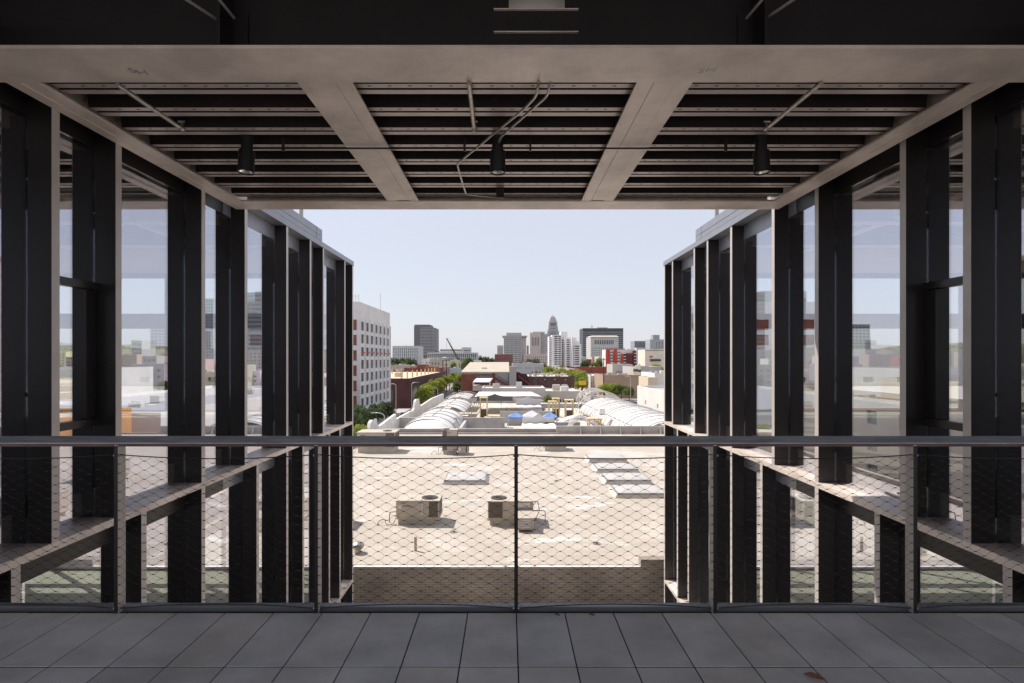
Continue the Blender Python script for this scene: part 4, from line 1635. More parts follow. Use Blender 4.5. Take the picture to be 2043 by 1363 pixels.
pb('dark grey office tower with banded floors at the left of the skyline', 826, 858, 651, 800, 40, W((.17, .17, .18)), (9, 20, .6, .6, 4, 1, .5), name='office_tower', extra=towx, win=M['window'])
pb('long low office with white vertical frame across the left skyline', 853, 951, 704.5, 500, 30, W((.55, .56, .55)), (24, 3, .74, .86, 6, .3, .2), name='office_block', win=mat('green_glass', (.13, .16, .16), .2, 0, .4, .1))
pb('pale cream block peeping above the long white framed office', 878, 922, 698, 620, 20, W((.62, .60, .58)), (8, 2, .4, .3, 24, 1, 1), name='office_block')
pb('small grey tower with striped floors right of the crane', 921, 938, 694, 700, 25, W((.50, .51, .53)), (3, 7, .97, .45, 5, 2, .2), name='office_tower')
pb('small pink white building right of the long framed office', 951, 960, 710, 560, 20, W((.60, .54, .52)), (3, 3, .5, .5, 3, 1, .3))
pb('narrow pale tower left of the gridded grey tower', 992, 1004, 690, 760, 30, W((.58, .53, .50)), (1, 6, .97, .35, 20, 1, .3), name='office_tower')
pb('dark red brick building at the foot of the gridded grey tower', 987, 1023, 708, 480, 30, W((.22, .09, .085)), (6, 3, .35, .4, 3, 2, 1))


def capx(x0, x1, D, zz, d, h=2.0, o=2.0, m_=None, nm='roof_cap', up=4):
    def f(t):
        m = MB()
        m.box(X(x0, D) - o, X(x1, D) + o, D - o, D + d, zz + .52, zz + .52 + h)
        m.box(X(x0, D) + 4, X(x1, D) - 6, D + 4, D + d - 4, zz + .53 + h, zz + .5 + h + up)
        m.build(nm, m_ or W((.42, .41, .40)), t)
    return f


bld('grey office tower with square window grid and overhanging flat cap', X(1005, 700), X(1041, 700), 700, 740, Z(673, 700), W((.44, .43, .43)), (13, 15, .5, .55, 3, 1.5, .5), None, name='office_tower', win=M['windark'],
    extra=lambda t: (capx(1004, 1050, 700, Z(673, 700), 40, 1.5, 1.2)(t), MB().box(X(1041, 700), X(1050, 700), 703, 740, GZ, Z(673, 700)).build('side_wing', W((.50, .44, .40)), t)), cap=100)
bld('pinkish stone tower with five tall vertical window strips', X(1057.5, 800), X(1079, 800), 800, 850, Z(664.5, 800), W((.54, .47, .45)), (5, 1, .42, .97, 32, 6, 2.2), None, name='office_tower', win=M['windark'],
    extra=lambda t: (MB().box(X(1079, 800), X(1096, 800), 806, 860, GZ, Z(666, 800)).build('side_wing', W((.40, .39, .39)), t),
                     MB().box(X(1064, 800), X(1088, 800), 812, 850, Z(665, 800), Z(661, 800)).build('roof_storey', W((.50, .45, .43)), t)))
pb('wide low pink stone podium below the pinkish tower', 1045, 1096, 707, 700, 40, W((.56, .46, .44)), (12, 4, .4, .4, 4, 2, 1))
pb('thin dark slab between the gridded tower and the pinkish tower', 1051, 1058, 690, 900, 20, W((.30, .32, .33)), (1, 6, .9, .4, 10, 2, .3), name='office_tower')


# city hall like tower: stepped shaft with a pyramid top
def stepped_tower():
    D = 900
    cx = X(1104.2, D)
    t = thing('stepped_tower', 'pale stone tower with setbacks and pyramid top, highest on the skyline', 'tower', (cx, D + 12, GZ))
    s = D / F
    cw, cd = W((.46, .46, .46)), W((.54, .53, .52))
    m = MB()

    def ring(hw1, z0, z1, hw2=None):
        hw2 = hw2 or hw1
        m.hexa([(cx - hw1, D + 14 - hw1, z0), (cx + hw1, D + 14 - hw1, z0), (cx + hw1, D + 14 + hw1, z0), (cx - hw1, D + 14 + hw1, z0),
                (cx - hw2, D + 14 - hw2, z1), (cx + hw2, D + 14 - hw2, z1), (cx + hw2, D + 14 + hw2, z1), (cx - hw2, D + 14 + hw2, z1)])
    ring(12.2 * s, GZ, Z(661, D)); ring(10.4 * s, Z(661, D), Z(657, D), 10.0 * s); ring(9.4 * s, Z(657, D), Z(650, D)); ring(8.8 * s, Z(650, D), Z(641, D), 8.4 * s)
    m.build('shaft', cw, t)
    m = MB()
    ring(7.3 * s, Z(641, D), Z(637, D), 6.4 * s); ring(6.4 * s, Z(637, D), Z(631, D), 3.9 * s); ring(3.9 * s, Z(631, D), Z(628.6, D), 1.6 * s); ring(1.2 * s, Z(628.6, D), Z(627, D), .5 * s)
    m.build('pyramid_roof', W((.50, .45, .42)), t)
    m = MB()
    ring(8.6 * s, Z(641.6, D), Z(640.8, D)); ring(10.8 * s, Z(657.8, D), Z(657, D))
    m.build('cornice', cd, t)
    yf = D + 14
    for (n, hw_, za, zb_, f, wd) in ((7, 5.4, 650, 643.6, 8.8, .55), (6, 6.0, 655.8, 653.2, 9.4, .5)):
        for i in range(n):
            x = cx + (-hw_ + 2 * hw_ * (i + .5) / n) * s
            m = MB(); m.box(x - wd * s * .55, x + wd * s * .55, yf - f * s - .3, yf - f * s + .6, Z(za, D), Z(zb_, D))
            m.build('window', M['windark'], t)
    for i in range(6):
        for j in range(7):
            x = cx + (-7 + 14 * (i + .5) / 6) * s - .8 * s
            zz = Z(661.5 + j * 2.9, D)
            m = MB(); m.box(x - .5 * s, x + .5 * s, yf - 12.2 * s - .3, yf - 12.2 * s + .2, zz - 1.6 * s, zz)
            m.build('window', M['windark'], t)


stepped_tower()


# white apartment tower, stepped
def apartment():
    D = 450
    t = thing('apartment_tower', 'bright white stepped apartment tower with dark balcony windows, right of the stone tower', 'apartment tower', (X(1127, D), D, GZ))
    loc = t.location.copy()
    a = lambda p: X(p, D)
    z = lambda p: Z(p, D)
    m = MB()
    for (p0, p1, d, pt) in ((1095.5, 1101.4, 3, 671), (1101.5, 1120, 0, 668.5), (1120.1, 1134, 6, 661), (1127, 1139.4, 2, 673.5), (1139.5, 1142, -3, 672), (1142.1, 1160, 1, 686), (1143, 1153, 8, 673), (1143, 1157, 5, 680)):
        m.box(a(p0), a(p1), D + d, D + 16, GZ, z(pt))
    m.build('wall', W((.80, .77, .77)), t)

    def w(p0, p1, d, p, h=2.3):
        o = bpy.data.objects.new('window', pane_mesh(a(p1) - a(p0), h * D / F, .08, 'x', M['windark']))
        COL.objects.link(o); o.parent = t
        o.location = Vector(((a(p0) + a(p1)) / 2, D + d - .02, z(p))) - loc
    for k in range(14):
        y = 671.6 + k * 4.22
        w(1106, 1112.5, 0, y); w(1114, 1119, 0, y); w(1097, 1100.6, 3, y + 2, 1.3)
    for k in range(13):
        y = 678.5 + k * 4.35
        w(1122.5, 1125.5, 6, y); w(1131, 1137, 2, y)
    for k in range(9):
        y = 691 + k * 4.45
        w(1144.5, 1146, 1, y); w(1147.5, 1156, 1, y, 2.2)


apartment()


def darkx(t):
    D = 850
    m = MB()
    for k in range(14):
        zz = Z(716, D) + k * 3.12
        m.box(X(1163, D), X(1243, D), D - .5, D - .02, zz, zz + .9)
    m.build('floor_band', W((.36, .38, .40)), t)
    m = MB()
    m.box(X(1192, D), X(1213, D), D + 4, D + 20, Z(655.5, D), Z(653, D))
    m.tube([(X(1182, D), D + 5, Z(656, D)), (X(1182, D), D + 5, Z(648, D))], .5, 5)
    m.box(X(1178, D), X(1184, D), D + 4.6, D + 5.4, Z(652.5, D), Z(651.5, D))
    m.build('roof_plant', W((.45, .46, .48)), t)


pb('wide dark office slab with light floor bands at the right of the skyline', 1163, 1243.5, 655.6, 850, 40, W((.09, .10, .105)), None, name='office_block', extra=darkx)


def courtx(t):
    D = 700
    m = MB()
    m.hexa([(X(1178, D), D - 2, Z(673, D) + .6), (X(1234, D), D - 2, Z(673, D) + .6), (X(1234, D), D + 40, Z(673, D) + .6), (X(1178, D), D + 40, Z(673, D) + .6),
            (X(1182, D), D + 3, Z(669.5, D)), (X(1231, D), D + 3, Z(669.5, D)), (X(1231, D), D + 36, Z(669.5, D)), (X(1182, D), D + 36, Z(669.5, D))])
    m.build('hipped_roof', W((.55, .48, .42)), t)
    loc = t.location.copy()
    for i in range(11):
        o = bpy.data.objects.new('window', pane_mesh(1.25, 5.2, .06, 'x', M['windark'])); COL.objects.link(o); o.parent = t
        o.location = Vector((X(1187.5 + i * 3.55, D), D - .03, Z(683, D))) - loc
    for i in range(12):
        for j in range(5):
            o = bpy.data.objects.new('window', pane_mesh(.9, 1.2, .06, 'x', M['windark'])); COL.objects.link(o); o.parent = t
            o.location = Vector((X(1183 + i * 4.2, D), D - .03, Z(695 + j * 4.4, D))) - loc


pb('pale stone court building with slit windows and low hipped roof before the dark slab', 1178.5, 1234, 673, 700, 40, W((.50, .50, .49)), None, name='court_building', extra=courtx)


def aptx(t):
    D = 380
    a = lambda p: X(p, D); z = lambda p: Z(p, D)
    for (p0, p1, pt, pb_, d, mm, nm) in ((1210, 1216, 696, 732, -1.6, M['brightred'], 'red_bay'), (1224, 1230, 696, 732, -1.6, M['brightred'], 'red_bay'), (1239, 1243, 706, 732, -2.2, M['brightred'], 'red_bay'),
                                         (1243, 1262, 705, 727, -1.0, M['red'], 'red_bay'), (1262, 1268, 700, 727, -2.0, M['red'], 'red_bay'), (1268, 1284, 694, 735, -3, W((.52, .54, .58)), 'grey_bay')):
        m = MB(); m.box(a(p0), a(p1), D + d, D + 3, GZ, z(pt))
        m.build(nm, mm, t)
    loc = t.location.copy()
    for (ps, d, ys, w) in (((1219, 1233), -.05, (704, 710, 716, 722), 1.1), ((1246, 1258), -1.05, (709, 715, 721), 1.2), ((1272, 1280), -3.05, (704, 710, 715, 721), .9)):
        for p in ps:
            for y in ys:
                for q in (0, 1):
                    o = bpy.data.objects.new('window', pane_mesh(w * .8, 1.0, .06, 'x', M['windark'])); COL.objects.link(o); o.parent = t
                    o.location = Vector((a(p) + q * w, D + d, z(y))) - loc
    m = MB()
    for p in (1217, 1231, 1243, 1264):
        for y in (706, 712, 718, 724):
            m.box(a(p), a(p + 4), D - 2.6, D - 1, z(y), z(y) + .5)
    m.build('balcony', M['white'], t)
    m = MB(); m.box(a(1218), a(1248), D + 2, D + 14, z(699), z(695.5))
    m.build('roof_storey', W((.18, .13, .12)), t)


pb('red and white apartment block with stacked balconies at the right', 1210, 1284, 699, 380, 18, W((.72, .66, .62)), None, name='apartment_block', extra=aptx)


def creamx(t):
    D = 330
    m = MB(); m.box(X(1297, D), X(1318, D), D - .5, D - .02, Z(721, D), Z(716.5, D))
    m.build('dark_strip', M['windark'], t)
    m = MB(); m.box(X(1296, D), X(1302, D), D - .4, D - .02, Z(713, D), Z(710.5, D))
    m.build('red_sign', M['brightred'], t)


pb('cream building with small red sign and dark strip window at the right edge', 1287, 1345, 699, 330, 18, W((.74, .66, .56)), (9, 1, .35, .06, 20, 1.4, 3), extra=creamx)
pb('grey office with upper storey set back, right edge of the skyline', 1266, 1297, 681, 900, 30, W((.30, .32, .35)), (4, 6, .95, .5, 30, 2, 1), name='office_block')
pb('taller grey block with blank left wall at the right edge of the skyline', 1297, 1345, 678, 860, 30, W((.40, .41, .43)), (5, 5, .5, .5, 30, 3, 8), name='office_block',
   extra=lambda t: MB().box(X(1305, 860), X(1318, 860), 866, 880, Z(678, 860), Z(668, 860)).build('roof_storey', W((.33, .34, .36)), t))
pb('tiny pale block left of the grey right hand office', 1258, 1266, 693, 950, 20, W((.5, .52, .55)), (2, 4, .5, .5, 10, 2, 1))


# cream stepped gable building right
def chx(t):
    D = 230
    m = MB()
    a, b = X(1262, D), X(1277.5, D)
    w = b - a
    prof = [(a, Z(734, D)), (a + w * .25, Z(732, D)), (a + w * .45, Z(731, D)), (a + w * .62, Z(730.5, D)), (a + w * .72, Z(727, D)), (a + w * .82, Z(724.5, D)), (a + w * .9, Z(727, D)), (b, Z(729, D)), (b, GZ), (a, GZ)]
    m.prism(prof, D - .6, D - .05, 'y')
    m.build('stepped_gable', W((.82, .74, .60)), t)
    for (p, y, ww) in ((1264.5, 739, .3), (1268, 739, .3), (1271, 739, .3), (1275.5, 740, .55), (1265, 749, .35), (1267, 749, .35)):
        m = MB(); m.box(X(p, D) - ww, X(p, D) + ww, D - .7, D - .61, Z(y, D) - .5, Z(y, D) + .5)
        m.build('window', M['windark'], t)


bld('cream building with stepped mission gable and long grey side wall', X(1262, 230), X(1320, 230), 230.2, 250, Z(734, 230), W((.46, .44, .43)), extra=chx)
pb('long tan wall building with low dark lettering strip, right middle distance', 1222, 1262, 729, 260, 15, W((.50, .46, .41)),
   extra=lambda t: MB().box(X(1230, 260), X(1247, 260), 259.7, 259.95, Z(744.6, 260), Z(741.6, 260)).build('graffiti', W((.2, .2, .21)), t))
pb('long low red brick building behind the green trees', 1120, 1222, 734, 340, 14, W((.30, .07, .05)), (16, 1, .5, .25, 4, 1, 1))
pb('long tan warehouse with orange brown end behind the round trees', 1203, 1277, 751, 195, 20, W((.42, .30, .22)), roofm=W((.46, .41, .36)))
pb('pale low house with grey side wall beside the right hand road', 1180, 1200, 752, 215, 26, W((.62, .60, .58)), (3, 1, .3, .3, 3, 1, .5), roofm=W((.55, .5, .45)))

for (lab, x0, x1, y0, y1, z1, c, fr) in (
        ('white stucco workshop behind the orange building at the right', 34, 58, 66, 84, -7.2, (.66, .64, .60), (6, 1, .4, .35, 2, 1, 1)),
        ('grey sheet metal shed right of the white stucco workshop', 62, 84, 80, 98, -8.0, (.40, .41, .42), (5, 1, .4, .35, 2, 1, 1)),
        ('tan flat roofed store beyond the cream two storey building at the right', 104, 130, 60, 84, -7.6, (.52, .42, .30), (7, 1, .5, .35, 2, 1, 1)),
        ('small brick workshop between the sheds at the right', 60, 76, 104, 118, -8.4, (.32, .12, .08), (4, 1, .4, .35, 2, 1, 1)),
        ('pinkish stucco store beside the tan store at the right', 134, 160, 66, 86, -6.6, (.60, .44, .38), (7, 2, .4, .4, 2, 1, 1)),
        ('pale green shed between the cream building and the grey shed at the left', -62, -44, 60.5, 38, 0, (0, 0, 0), None),
        ('white stucco workshop left of the plain white block', -92, -70, 72, 92, -8.0, (.66, .64, .60), (6, 1, .4, .35, 2, 1, 1)),
        ('tan flat roofed store far left beside the beige warehouse', -128, -100, 58, 80, -7.4, (.52, .42, .30), (7, 1, .5, .35, 2, 1, 1)),
        ('small brick workshop in front of the beige warehouse at the left', -96, -78, 96, 99, 0, (0, 0, 0), None),
        ('pinkish stucco store leftmost beyond the tan store', -165, -134, 70, 92, -6.4, (.60, .44, .38), (7, 2, .4, .4, 2, 1, 1))):
    if fr:
        bld(lab, x0, x1, y0, y1, z1, wallmat(c), fr)
# ---- filler city blocks
ORD = ['first', 'second', 'third', 'fourth', 'fifth', 'sixth', 'seventh', 'eighth', 'ninth', 'tenth', 'eleventh', 'twelfth', 'thirteenth', 'fourteenth', 'fifteenth', 'sixteenth', 'seventeenth', 'eighteenth', 'nineteenth', 'twentieth']
cols = [('cream', (.60, .54, .44)), ('white', (.72, .70, .68)), ('grey', (.40, .40, .41)), ('tan', (.50, .42, .33)), ('brick red', (.30, .10, .07)), ('pinkish', (.55, .44, .41)), ('pale yellow', (.62, .57, .40))]


def fill(n, p0, p1, d0, d1, pt0, pt1, where, wpx=(18, 50), seed=1, kw='low'):
    rr = random.Random(seed)
    L_ = []
    for i in range(n):
        p = p0 + (p1 - p0) * (i + .5) / n + rr.uniform(-.25, .25) * (p1 - p0) / n
        L_.append((p, rr.uniform(d0, d1), rr.uniform(pt0, pt1), rr.uniform(*wpx), rr.choice(cols)))
    for i, (p, D, pt, w, (cn, c)) in enumerate(L_):
        c = tuple(min(.8, x * rr.uniform(.85, 1.1)) for x in c)
        ztop = Z(pt, D)
        fl = max(1, min(6, int((ztop - GZ) / 3.4)))
        nx = max(3, min(9, int(w * D / F / 3.5)))
        bld('%s %s building, %s from the left %s' % (cn, kw, ORD[i], where.split('|')[1]), X(p - w / 2, D), X(p + w / 2, D), D, D + rr.uniform(12, 26), ztop, W(c),
            (nx, fl, .45, .42, 1, 1, .8), None, group=where.split('|')[0], roofm=M['concrete'] if rr.random() < .5 else M['white_dirty'])


fill(8, 786, 912, 270, 340, 727, 737, 'low buildings beyond the maroon warehouse|beyond the maroon warehouse', (16, 30), 3)
fill(8, 800, 960, 400, 470, 716, 724, 'buildings below the framed office|below the long framed office', (14, 26), 5, 'small')
fill(8, 1055, 1160, 250, 330, 731, 741, 'low buildings behind the brown brick building|behind the brown brick building', (9, 18), 8)
fill(8, 1155, 1262, 430, 520, 712, 722, 'small buildings around the red and white block|left of and behind the red apartment block', (10, 18), 9, 'small')
fill(16, -150, 600, 200, 330, 728, 745, 'low buildings seen through the left wing glass|far off through the left wing glass', (36, 70), 11)
fill(14, -150, 610, 420, 640, 700, 722, 'horizon buildings seen through the left wing glass|on the horizon through the left wing', (26, 60), 12, 'distant')
fill(16, 1420, 2200, 200, 330, 726, 745, 'low buildings seen through the right wing glass|far off through the right wing glass', (36, 70), 13)
fill(14, 1400, 2200, 420, 640, 698, 722, 'horizon buildings seen through the right wing glass|on the horizon through the right wing', (26, 60), 14, 'distant')
pb('slim tall grey tower far off, mirrored in the left wing glass', 1588, 1608, 596, 1100, 30, W((.36, .37, .42)), (4, 20, .5, .6, 4, 2, 1), name='office_tower')
pb('broad dark tower far off, mirrored in the left wing glass', 1492, 1526, 584, 1000, 30, W((.28, .28, .30)), (6, 16, .97, .5, 4, 2, 1), name='office_tower')
pb('grey tower far off at the left, mirrored in the right wing glass', 300, 345, 648, 900, 30, W((.34, .33, .33)), (6, 12, .6, .5, 4, 2, 1), name='office_tower')
pb('pale slab tower far off at the left', 375, 402, 660, 950, 30, W((.55, .55, .55)), (4, 12, .6, .5, 4, 2, 1), name='office_tower')
pb('grey square tower far off through the right wing glass', 1726, 1748, 680, 800, 30, W((.40, .42, .40)), (4, 5, .6, .5, 4, 2, 1), name='office_tower')

# ---- hills
for k, (xc, yc, rx, ry, h) in enumerate(((-1500, 2200, 900, 400, 52), (1500, 2100, 900, 420, 60), (620, 900, 150, 120, 30), (-2600, 2600, 1100, 500, 95), (2600, 2500, 1100, 500, 90))):
    m = MB()
    n = 26
    P = {}
    rr = random.Random(k)
    ph = [rr.uniform(0, 6) for _ in range(6)]
    for i in range(n + 1):
        for j in range(n + 1):
            u, v = i / n * 2 - 1, j / n * 2 - 1
            r2 = max(0, 1 - u * u - v * v)
            z_ = GZ - 1 + h * r2 ** .8 * (1 + .18 * math.sin(u * 9 + ph[0]) * math.cos(v * 7 + ph[1]) + .08 * math.sin(u * 23 + ph[2]))
            P[i, j] = (xc + rx * u, yc + ry * v, z_)
    for i in range(n):
        for j in range(n):
            m.poly([P[i, j], P[i + 1, j], P[i + 1, j + 1], P[i, j + 1]])
    struct('hill', m, M['hill'], smooth=True)

# ---- streets
def sheet(name, pts, z, m_):
    m = MB(); m.poly([(x, y, z) for x, y in pts])
    return struct(name, m, m_)


sheet('road', [(-26.5, -60), (-15.2, -60), (-15.2, 900), (-26.5, 900)], GZ + .008, M['asphalt'])
sheet('road', [(-12, 112.6), (90, 112.6), (90, 120.6), (-12, 120.6)], GZ + .006, M['asphalt'])
sheet('road', [(17, 120.7), (34, 120.7), (62, 420), (48, 420)], GZ + .004, wallmat((.36, .32, .29)))
m = MB()
for k in range(60):
    m.box(-20.95, -20.8, -20 + k * 8, -17 + k * 8, GZ + .009, GZ + .013)
m.box(-24.3, -24.2, 0, 400, GZ + .009, GZ + .013)
m.box(-17.4, -17.3, 0, 400, GZ + .009, GZ + .013)
struct('road_marking', m, M['white'])
m = MB(); m.box(-29.9, -26.5, 0, 153, GZ, GZ + .13)
struct('pavement', m, M['concrete'])
m = MB(); m.box(-15.2, -13.25, 0, 112, GZ, GZ + .13)
struct('pavement', m, M['concrete'])


# ---- trees
def crown_mesh(seed, n, m_, leaf=.34, stretch=1.0):
    rr = random.Random(seed)
    v, f = [], []
    lumps = []
    for k in range(11):
        th, ph = rr.uniform(0, 6.28), rr.uniform(-.35, 1.2)
        q = rr.uniform(.35, .68)
        lumps.append((Vector((math.cos(th) * math.cos(ph) * q, math.sin(th) * math.cos(ph) * q, math.sin(ph) * q * .8)), rr.uniform(.26, .46)))
    for k in range(n):
        c, r = rr.choice(lumps)
        d = Vector((rr.gauss(0, 1), rr.gauss(0, 1), rr.gauss(0, 1))).normalized()
        p = c + d * r * rr.uniform(.55, 1.08)
        p.z *= stretch
        a = Vector((rr.gauss(0, 1), rr.gauss(0, 1), rr.gauss(0, .7))).normalized()
        b = a.cross(d + Vector((rr.gauss(0, .5), rr.gauss(0, .5), rr.gauss(0, .5)))).normalized()
        s_ = leaf * rr.uniform(.12, .26)
        i = len(v)
        v += [p - a * s_, p + b * s_ * .6, p + a * s_, p - b * s_ * .6]
        f.append((i, i + 1, i + 2, i + 3))
    me = bpy.data.meshes.new('crown')
    me.from_pydata(v, [], f)
    me.materials.append(m_)
    return me


CR = {k: [crown_mesh(s + 10 * i, 2400, M[k]) for i in range(3)] for s, k in enumerate(('leaf_bright', 'leaf_mid', 'leaf_dark'))}


def trunk_mesh(seed):
    rr = random.Random(seed)
    m = MB()
    m.tube([(0, 0, 0), (.01, .01, .25), (-.01, .02, .5), (.01, 0, .72)], .035, 7, True, .018)
    for k in range(5):
        a = k * 1.26 + rr.uniform(-.3, .3)
        z_ = rr.uniform(.3, .5)
        m.tube([(0, 0, z_), (.10 * math.cos(a), .10 * math.sin(a), z_ + .14), (.24 * math.cos(a), .24 * math.sin(a), z_ + .30)], .016, 5, True, .006)
    me = bpy.data.meshes.new('trunk')
    me.from_pydata(m.v, [], m.f)
    me.materials.append(M['trunk'])
    return me


TR = [trunk_mesh(i) for i in range(3)]
_tn = 0


def tree(label, px, pyt, D, w, key, group=None, frac=.68, z0=GZ, x=None):
    global _tn
    _tn += 1
    xx = X(px, D) if x is None else x
    ht = Z(pyt, D) - z0
    t = thing('tree', label, 'tree', (xx, D, z0), group)
    c = bpy.data.objects.new('crown', CR[key][_tn % 3]); COL.objects.link(c); c.parent = t
    ch = ht * frac
    c.scale = (w / 2 * 1.08, w / 2 * 1.08, ch / 2 / .82)
    c.location = (0, 0, ht - ch * .5)
    c.rotation_euler = (0, 0, _tn * 1.7)
    k = bpy.data.objects.new('trunk', TR[_tn % 3]); COL.objects.link(k); k.parent = t
    k.scale = (ht * .8, ht * .8, ht)
    return t


g = 'street trees along the dark maroon warehouse'
for i, (p, y, D) in enumerate(((842, 772, 132), (851, 765, 146), (862, 758, 160), (871, 757, 176), (880, 752, 194), (890, 749, 214), (897, 746, 240))):
    tree('bright yellow green street tree, %s in the row along the maroon warehouse' % (['nearest', 'second', 'third', 'fourth', 'fifth', 'sixth', 'farthest'][i]), p, y, D, 4.8, 'leaf_bright', g)
g = 'trees on the right side of the left hand street'
for i, (p, y, D) in enumerate(((913, 757, 172), (917, 744, 190), (905, 741, 250))):
    tree('light green tree on the right side of the left hand street, %s' % ['nearest', 'middle one', 'farthest'][i], p, y, D, 4.4, 'leaf_bright' if i else 'leaf_mid', g)
g = 'dark trees at the foot of the tall white building'
for i, (p, y, D, w) in enumerate(((712, 806, 84, 4.6), (731, 812, 92, 4.2), (752, 799, 101, 4.6), (768, 801, 110, 4.4), (700, 822, 76, 4.4))):
    tree('dark green tree at the foot of the tall white building, ' + ['leftmost tall one', 'lowest one in the middle', 'highest one', 'rightmost one', 'nearest one'][i], p, y, D, w, 'leaf_dark', g, .8)
tree('bright lime tree top behind the gabled stucco wall, beside the left fins', 715, 842, 51, 2.6, 'leaf_bright', None, .35)
tree('round olive green tree left of the low white building', 1091, 784, 113, 3.6, 'leaf_mid', None, .8)
g = 'broad trees beside the parked cars at the right'
for i, (p, y, D, w) in enumerate(((1206, 765, 182, 6), (1222, 762, 186, 7), (1240, 764, 184, 6.6), (1255, 770, 176, 5))):
    tree('broad green tree beside the parked cars, ' + ['leftmost', 'second from the left', 'third from the left', 'rightmost'][i], p, y, D, w, 'leaf_bright' if i < 2 else 'leaf_mid', g, .85)
for i, (p, y, D, w, k, lab) in enumerate((
        (1050, 717, 345, 13, 'leaf_dark', 'dark spreading tree below the pinkish podium, left one'), (1064, 715, 350, 14, 'leaf_dark', 'dark spreading tree below the pinkish podium, right one'),
        (1086, 722, 300, 8, 'leaf_mid', 'feathery tree left of the white apartment tower foot'), (1097, 727, 232, 9, 'leaf_bright', 'light green tree in front of the white apartment tower'),
        (1092, 738, 212, 7, 'leaf_bright', 'small bright tree left of the yellow sign trees'), (1119, 735, 225, 9, 'leaf_bright', 'olive tree, left one of the clump behind the brown brick roof'),
        (1133, 733, 230, 10, 'leaf_bright', 'olive tree, middle one of the clump behind the brown brick roof'), (1148, 736, 228, 9, 'leaf_bright', 'olive tree, right one of the clump behind the brown brick roof'),
        (1160, 741, 215, 7, 'leaf_bright', 'bright tree above the yellow sign'), (1161, 750, 205, 5.6, 'leaf_bright', 'bright lime tree right behind the yellow sign'),
        (1115, 727, 330, 9, 'leaf_mid', 'tree at the right foot of the white apartment tower'), (1168, 718, 380, 9, 'leaf_dark', 'dark tree between apartment tower and red building'),
        (1185, 722, 370, 9, 'leaf_mid', 'low tree left of the red and white block'), (1198, 712, 400, 12, 'leaf_mid', 'tall loose tree in front of the court building'),
        (1222, 727, 345, 7, 'leaf_bright', 'low bright tree in front of the red and white block'), (1256, 724, 340, 8, 'leaf_bright', 'bright tree in front of the grey bay of the red block'),
        (1312, 723, 320, 9, 'leaf_bright', 'bright tree below the cream building at the right edge'),
        (786, 713, 430, 14, 'leaf_dark', 'dark tree at the left end of the skyline, first of the clump'), (801, 711, 440, 14, 'leaf_dark', 'dark tree at the left end of the skyline, middle of the clump'),
        (818, 714, 430, 13, 'leaf_dark', 'dark tree at the left end of the skyline, last of the clump'), (788, 722, 380, 9, 'leaf_mid', 'lower green tree beside the tall white building'),
        (806, 722, 360, 8, 'leaf_mid', 'lower green tree above the tan warehouse roof'), (929, 711, 420, 8, 'leaf_mid', 'olive tree in front of the right end of the framed office'),
        (938, 711, 425, 7, 'leaf_mid', 'second olive tree in front of the right end of the framed office'), (961, 708, 520, 8, 'leaf_dark', 'dark tree right of the framed office'),
        (970, 711, 500, 9, 'leaf_dark', 'low dark tree in the skyline gap'), (981, 713, 480, 8, 'leaf_dark', 'low dark tree left of the red brick block'),
        (905, 722, 330, 7, 'leaf_mid', 'green tree behind the left street'))):
    tree(lab, p, y, D, w, k, None, .85)
rr = random.Random(31)
for side, (p0, p1) in (('left', (-80, 600)), ('right', (1440, 2120))):
    for i in range(16):
        D = rr.uniform(130, 420)
        tree('green tree among the distant roofs through the %s wing glass, %s from the left' % (side, ORD[i]), p0 + (p1 - p0) * (i + .5) / 16, VY + (8.0 - 3 * rr.random()) * F / D * 1.0, D, rr.uniform(7, 11), rr.choice(['leaf_dark', 'leaf_mid', 'leaf_bright']), 'trees seen through the %s wing glass' % side, .8)


# ---- poles, lamps, sign, crane
def upole(px, pyt, D, lab, arms=True, r=.14):
    x = X(px, D)
    t = thing('utility_pole', lab, 'pole', (x, D, GZ), 'utility poles')
    m = MB(); m.tube([(x, D, GZ), (x, D, Z(pyt, D))], r * 1.2, 8, True, r * .8)
    m.build('pole', M['pole'], t)
    if arms:
        m = MB()
        m.box(x - 1.1, x + 1.1, D - .2, D - .08, Z(pyt, D) - .7, Z(pyt, D) - .55)
        for q in (-.9, -.3, .3, .9):
            m.box(x + q - .05, x + q + .05, D - .19, D - .09, Z(pyt, D) - .55, Z(pyt, D) - .35)
        m.build('crossarm', M['pole'], t)


upole(1204.5, 714, 185, 'tallest dark utility pole, just left of the broad green trees', True, .17)
upole(1179, 736, 190, 'dark utility pole left of the tallest pole')
upole(1069.5, 738, 130, 'utility pole with equipment in front of the brown brick building')
upole(1142, 746, 150, 'thin utility pole at the right end of the brown brick building')
upole(834, 756, 148, 'dark utility pole in front of the maroon warehouse')
upole(1122, 722, 260, 'thin dark pole in front of the white apartment tower', False)


def slamp(px, pyt, D, dx, lab, zb=GZ):
    x = X(px, D)
    t = thing('street_lamp', lab, 'street lamp', (x, D, zb), 'street lamps')
    zt_ = Z(pyt, D)
    m = MB(); m.tube(rnd([(x, D, zb), (x, D, zt_ - .3), (x + dx * .5, D, zt_), (x + dx, D, zt_)], .8), .09, 6)
    m.build('pole', M['lamp'], t, smooth=True)
    m = MB(); m.box(x + dx - .1, x + dx + (.6 if dx > 0 else -.6), D - .15, D + .15, zt_ - .08, zt_ + .08)
    m.build('lamp_head', M['lamp'], t)


